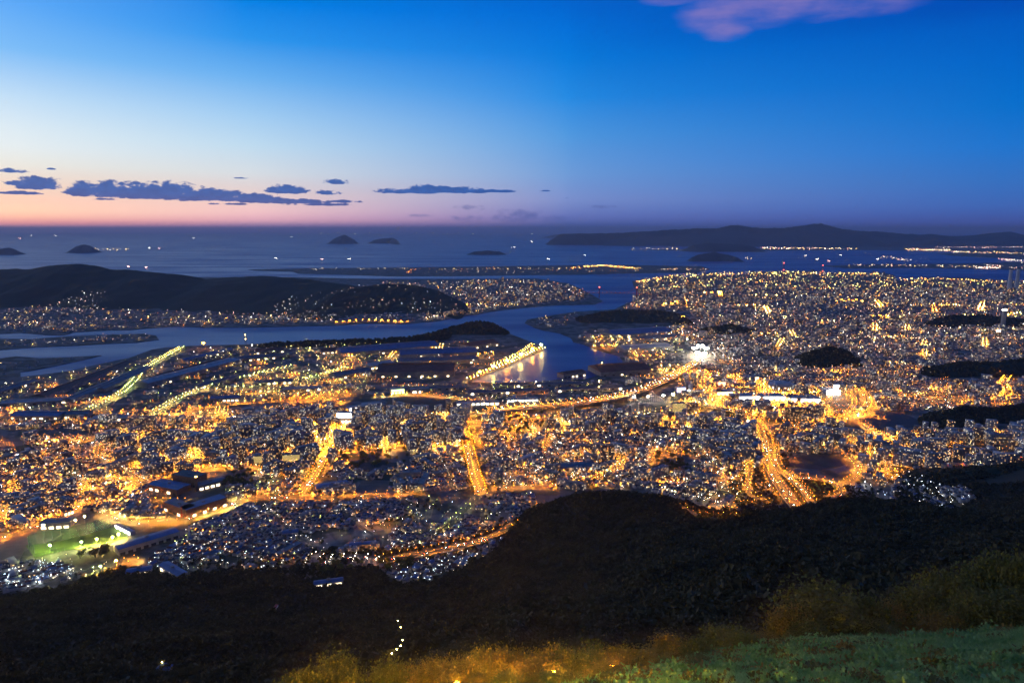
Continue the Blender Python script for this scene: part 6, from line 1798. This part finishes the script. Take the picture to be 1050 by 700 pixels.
ORD = ['first', 'second', 'third', 'fourth', 'fifth', 'sixth', 'seventh', 'eighth', 'ninth', 'tenth', 'eleventh', 'twelfth']
for i_ in range(12):
    FG.append((440 + i_ * 19 + random.uniform(-4, 4), 664 + random.uniform(-4, 6) + (6 if i_ < 3 else 0), 46, 41.5 + random.uniform(-1, 1.5), 1 if i_ % 2 else 3, f'golden shrub in the back row, {ORD[i_]} from the left'))
for (u, vt, wpx, Y, kd, lab) in FG:
    x, y, ztop = at(u, vt, Y)
    rad = wpx / F * math.hypot(Y, 0.53 * Y) * .5
    zg = float(slope_z(x, y))
    hgt = max(ztop - zg, rad * .9)
    base = SPR[kd]
    rz0 = (.15 + .95 * 1.35, .12 + .8 * 1.35, .2 + .7 * 1.35, .2 + 1.1 * 1.35)[kd]
    sc = (rad, rad, min(hgt, rad * 2.6) / rz0)
    zb = max(zg, ztop - rad * 2.6)
    if not sused[kd]:
        sused[kd] = 1; base.location = (x, y, zg - .1); base.scale = (rad, rad, hgt / rz0); base['label'] = lab; base['group'] = ''; del base['group']
    else:
        copy_tree(base, (x, y, zg - .1), random.uniform(0, 6.28), (rad, rad, hgt / rz0), lab)

# grass and bamboo grass, blade by blade
n = 46000
gu = rng.uniform(480, 1090, n); gY = 26 + 34 * rng.random(n) ** 0.8
sx_, _ = rays(gu, np.full(n, 670.0)); gx = sx_ * gY; gz = slope_z(gx, gY)
uu, vv = to_px(gx, gY, gz)
clump = fbm(gx / 2.2, gY / 2.2, 3)
k_ = (uu > 560 + (rng.random(n) * 90)) & (vv < 740) & (clump > -.22 + .25 * rng.random(n) - .12)
gx, gY, gz, clump = gx[k_], gY[k_], gz[k_], clump[k_]; n = len(gx)
B = 7
ang = rng.uniform(0, 6.28, (n, B)); lean = rng.uniform(.15, .75, (n, B)); hgt = (.38 + .55 * np.clip(clump + .25, 0, .7))[:, None] * rng.uniform(.6, 1.3, (n, B))
wd = rng.uniform(.022, .055, (n, B))
ox = gx[:, None] + rng.normal(0, .12, (n, B)); oy = gY[:, None] + rng.normal(0, .12, (n, B)); oz = np.repeat(gz[:, None], B, 1) - .05
dx, dy = np.cos(ang), np.sin(ang)
mid = np.stack([ox + dx * lean * hgt * .35, oy + dy * lean * hgt * .35, oz + hgt * .65], 2)
tip = np.stack([ox + dx * lean * hgt, oy + dy * lean * hgt, oz + hgt * (1 - .35 * lean)], 2)
root_ = np.stack([ox, oy, oz], 2); sd = np.stack([-dy, dx, np.zeros_like(dx)], 2) * wd[..., None]
V = np.stack([root_ - sd, root_ + sd, mid + sd * .8, mid - sd * .8, tip], 2).reshape(-1, 3)
b5 = 5 * np.arange(n * B)[:, None]
me = fast_mesh('grass', V, [(b5 + np.array([[0, 1, 2, 3]]), 0), (b5 + np.array([[3, 2, 4]]), 0)], [m_grass])
tag(link('grass', me), kind='stuff', label='grass and low bamboo on the near mountain shoulder')

# tussocks of bamboo grass, low leafy mounds between the blades
nb = 900
bu = rng.uniform(600, 1090, nb); bY = 27 + 30 * rng.random(nb)
sx_, _ = rays(bu, np.full(nb, 670.0)); bx = sx_ * bY; bz = slope_z(bx, bY); uu, vv = to_px(bx, bY, bz)
k_ = (uu > 600 + rng.random(nb) * 60) & (vv < 735) & (fbm(bx / 6 + 3, bY / 6, 2) > -.1); bx, bY, bz = bx[k_], bY[k_], bz[k_]; nb = len(bx)
q = np.stack([crown_quads(300, 1, 1, .7, .10, 10) for _ in range(12)])[rng.integers(0, 12, nb)]
S_ = rng.uniform(.4, 1.15, nb)
V = q * S_[:, None, None, None] + np.stack([bx, bY, bz + .12], 1)[:, None, None, :]
me = fast_mesh('bamboo_grass', V.reshape(-1, 3), [(np.arange(V.size // 3).reshape(-1, 4), 0)], [m_grass, m_leaf, m_leaf_y])
me.polygons.foreach_set('material_index', np.repeat(rng.choice([0, 0, 0, 1, 2], nb), 300).astype(np.int32))
tag(link('bamboo_grass', me), kind='stuff', label='low leafy tussocks of bamboo grass on the near mountain shoulder')

# unseen sodium lamps added low among the shrubs to turn them golden
for u_, Yl, pw_, lab in ((522, 37.3, 130, 'added low orange lamp hidden behind the dark bottom shrub'), (470, 39.5, 60, 'added low orange lamp left among the golden shrubs'), (566, 38.2, 130, 'added low orange lamp between the golden shrubs'), (625, 40.0, 60, 'added low orange lamp by the grass edge')):
    x = (u_ - 525) / F * Yl / (CP - 0.0) * 1.12; y = Yl; zg = float(slope_z(x, y))
    r = thing('path_lamp', lab, 'path lamp', (x, y, zg))  # added shrub lamp, not one of the lamps on the lit path
    part('pole', MB().tube((0, 0, -.3), (0, 0, .8), .05, .04, 8).mesh('pole', m_pole), r)
    part('lamp_head', MB().ball((0, 0, .95), .22, 0, 10, 6).mesh('lamp_head', emit('added_shrub_light', (1, .44, .035), pw_)), r)
    sh = MB(); aa_ = np.radians(np.linspace(70, 290, 16)); v_ = [(.4 * math.sin(a_), .4 * math.cos(a_), zz) for zz in (.45, 1.35) for a_ in aa_]  # added shade curved round the head to bound its light
    sh.add(v_, [(k, k + 1, 17 + k, 16 + k) for k in range(15)])
    part('added_lamp_shade', sh.mesh('added_lamp_shade', m_dark), r)

for Yl in np.arange(34, 12, -.25):
    x, y = -0.02 * float(Yl), float(Yl); zg = float(slope_z(x, y))
    if to_px(x, y, zg + 2.1)[1] > 714: break
r = thing('added_hooded_lamp', 'hooded orange lamp on the steps, added unseen just below the picture edge', 'lamp', (x, y, zg))  # added out of view to spread gold light over the shrubs
part('pole', MB().tube((0, 0, -.3), (0, 0, 1.3), .06, .05, 8).mesh('pole', m_pole), r)
part('lamp_head', MB().ball((0, 0, 1.5), .34, 0, 10, 6).mesh('lamp_head', emit('added_hooded_light', (1, .46, .045), 30000)), r)
sh = MB(); aa_ = np.radians(np.linspace(27, 215, 16)); v_ = [(.5 * math.sin(a_), .5 * math.cos(a_), zz) for zz in (.7, 2.05) for a_ in aa_]  # shade added so the gold light misses the grass
sh.add(v_, [(k, k + 1, 17 + k, 16 + k) for k in range(15)])
part('added_lamp_shade', sh.mesh('added_lamp_shade', m_dark), r)
print('added hooded lamp', x, y, zg)

# unseen lamp posts added behind the viewer to warm and brighten the near slope
for (x, y, lab) in ((9.0, -3.0, 'added unseen warm lamp post right of the viewing spot'), (-7.0, -4.0, 'added unseen warm lamp post left of the viewing spot')):
    zg = float(slope_z(x, y))
    r = thing('deck_lamp', lab, 'lamp', (x, y, zg))  # added unseen lamp post, not a real deck lamp
    hp_ = H + 3.4 - zg
    part('pole', MB().tube((0, 0, -.5), (0, 0, hp_), .08, .05, 8).mesh('pole', m_pole), r)
    part('arm', MB().tube((0, 0, hp_ - .1), (0, .9, hp_ + .1), .035, .03, 6).mesh('arm', m_pole), r)
    part('lamp_head', MB().ball((0, 1.0, hp_), .18, 0, 10, 6).mesh('lamp_head', emit('added_deck_light', (1, .84, .56), 4000 if x > 0 else 900)), r)

# ------------------------------------------------------------------ air: even thin haze round the whole place
HAZE = 0.00002
hz = MB().box(-96000, -3000, -16, 96000, 101000, 850).mesh('haze')
mh = bpy.data.materials.new('haze_air'); mh.use_nodes = True
t_ = mh.node_tree; t_.nodes.clear()
pv = t_.nodes.new('ShaderNodeVolumePrincipled'); pv.inputs['Color'].default_value = (.8, .84, 1.0, 1); pv.inputs['Density'].default_value = HAZE; pv.inputs['Anisotropy'].default_value = 0.2
oo = t_.nodes.new('ShaderNodeOutputMaterial'); t_.links.new(pv.outputs[0], oo.inputs['Volume'])
hz.materials.append(mh)
tag(link('haze', hz), kind='stuff', label='thin blue dusk haze over the plain and sea')
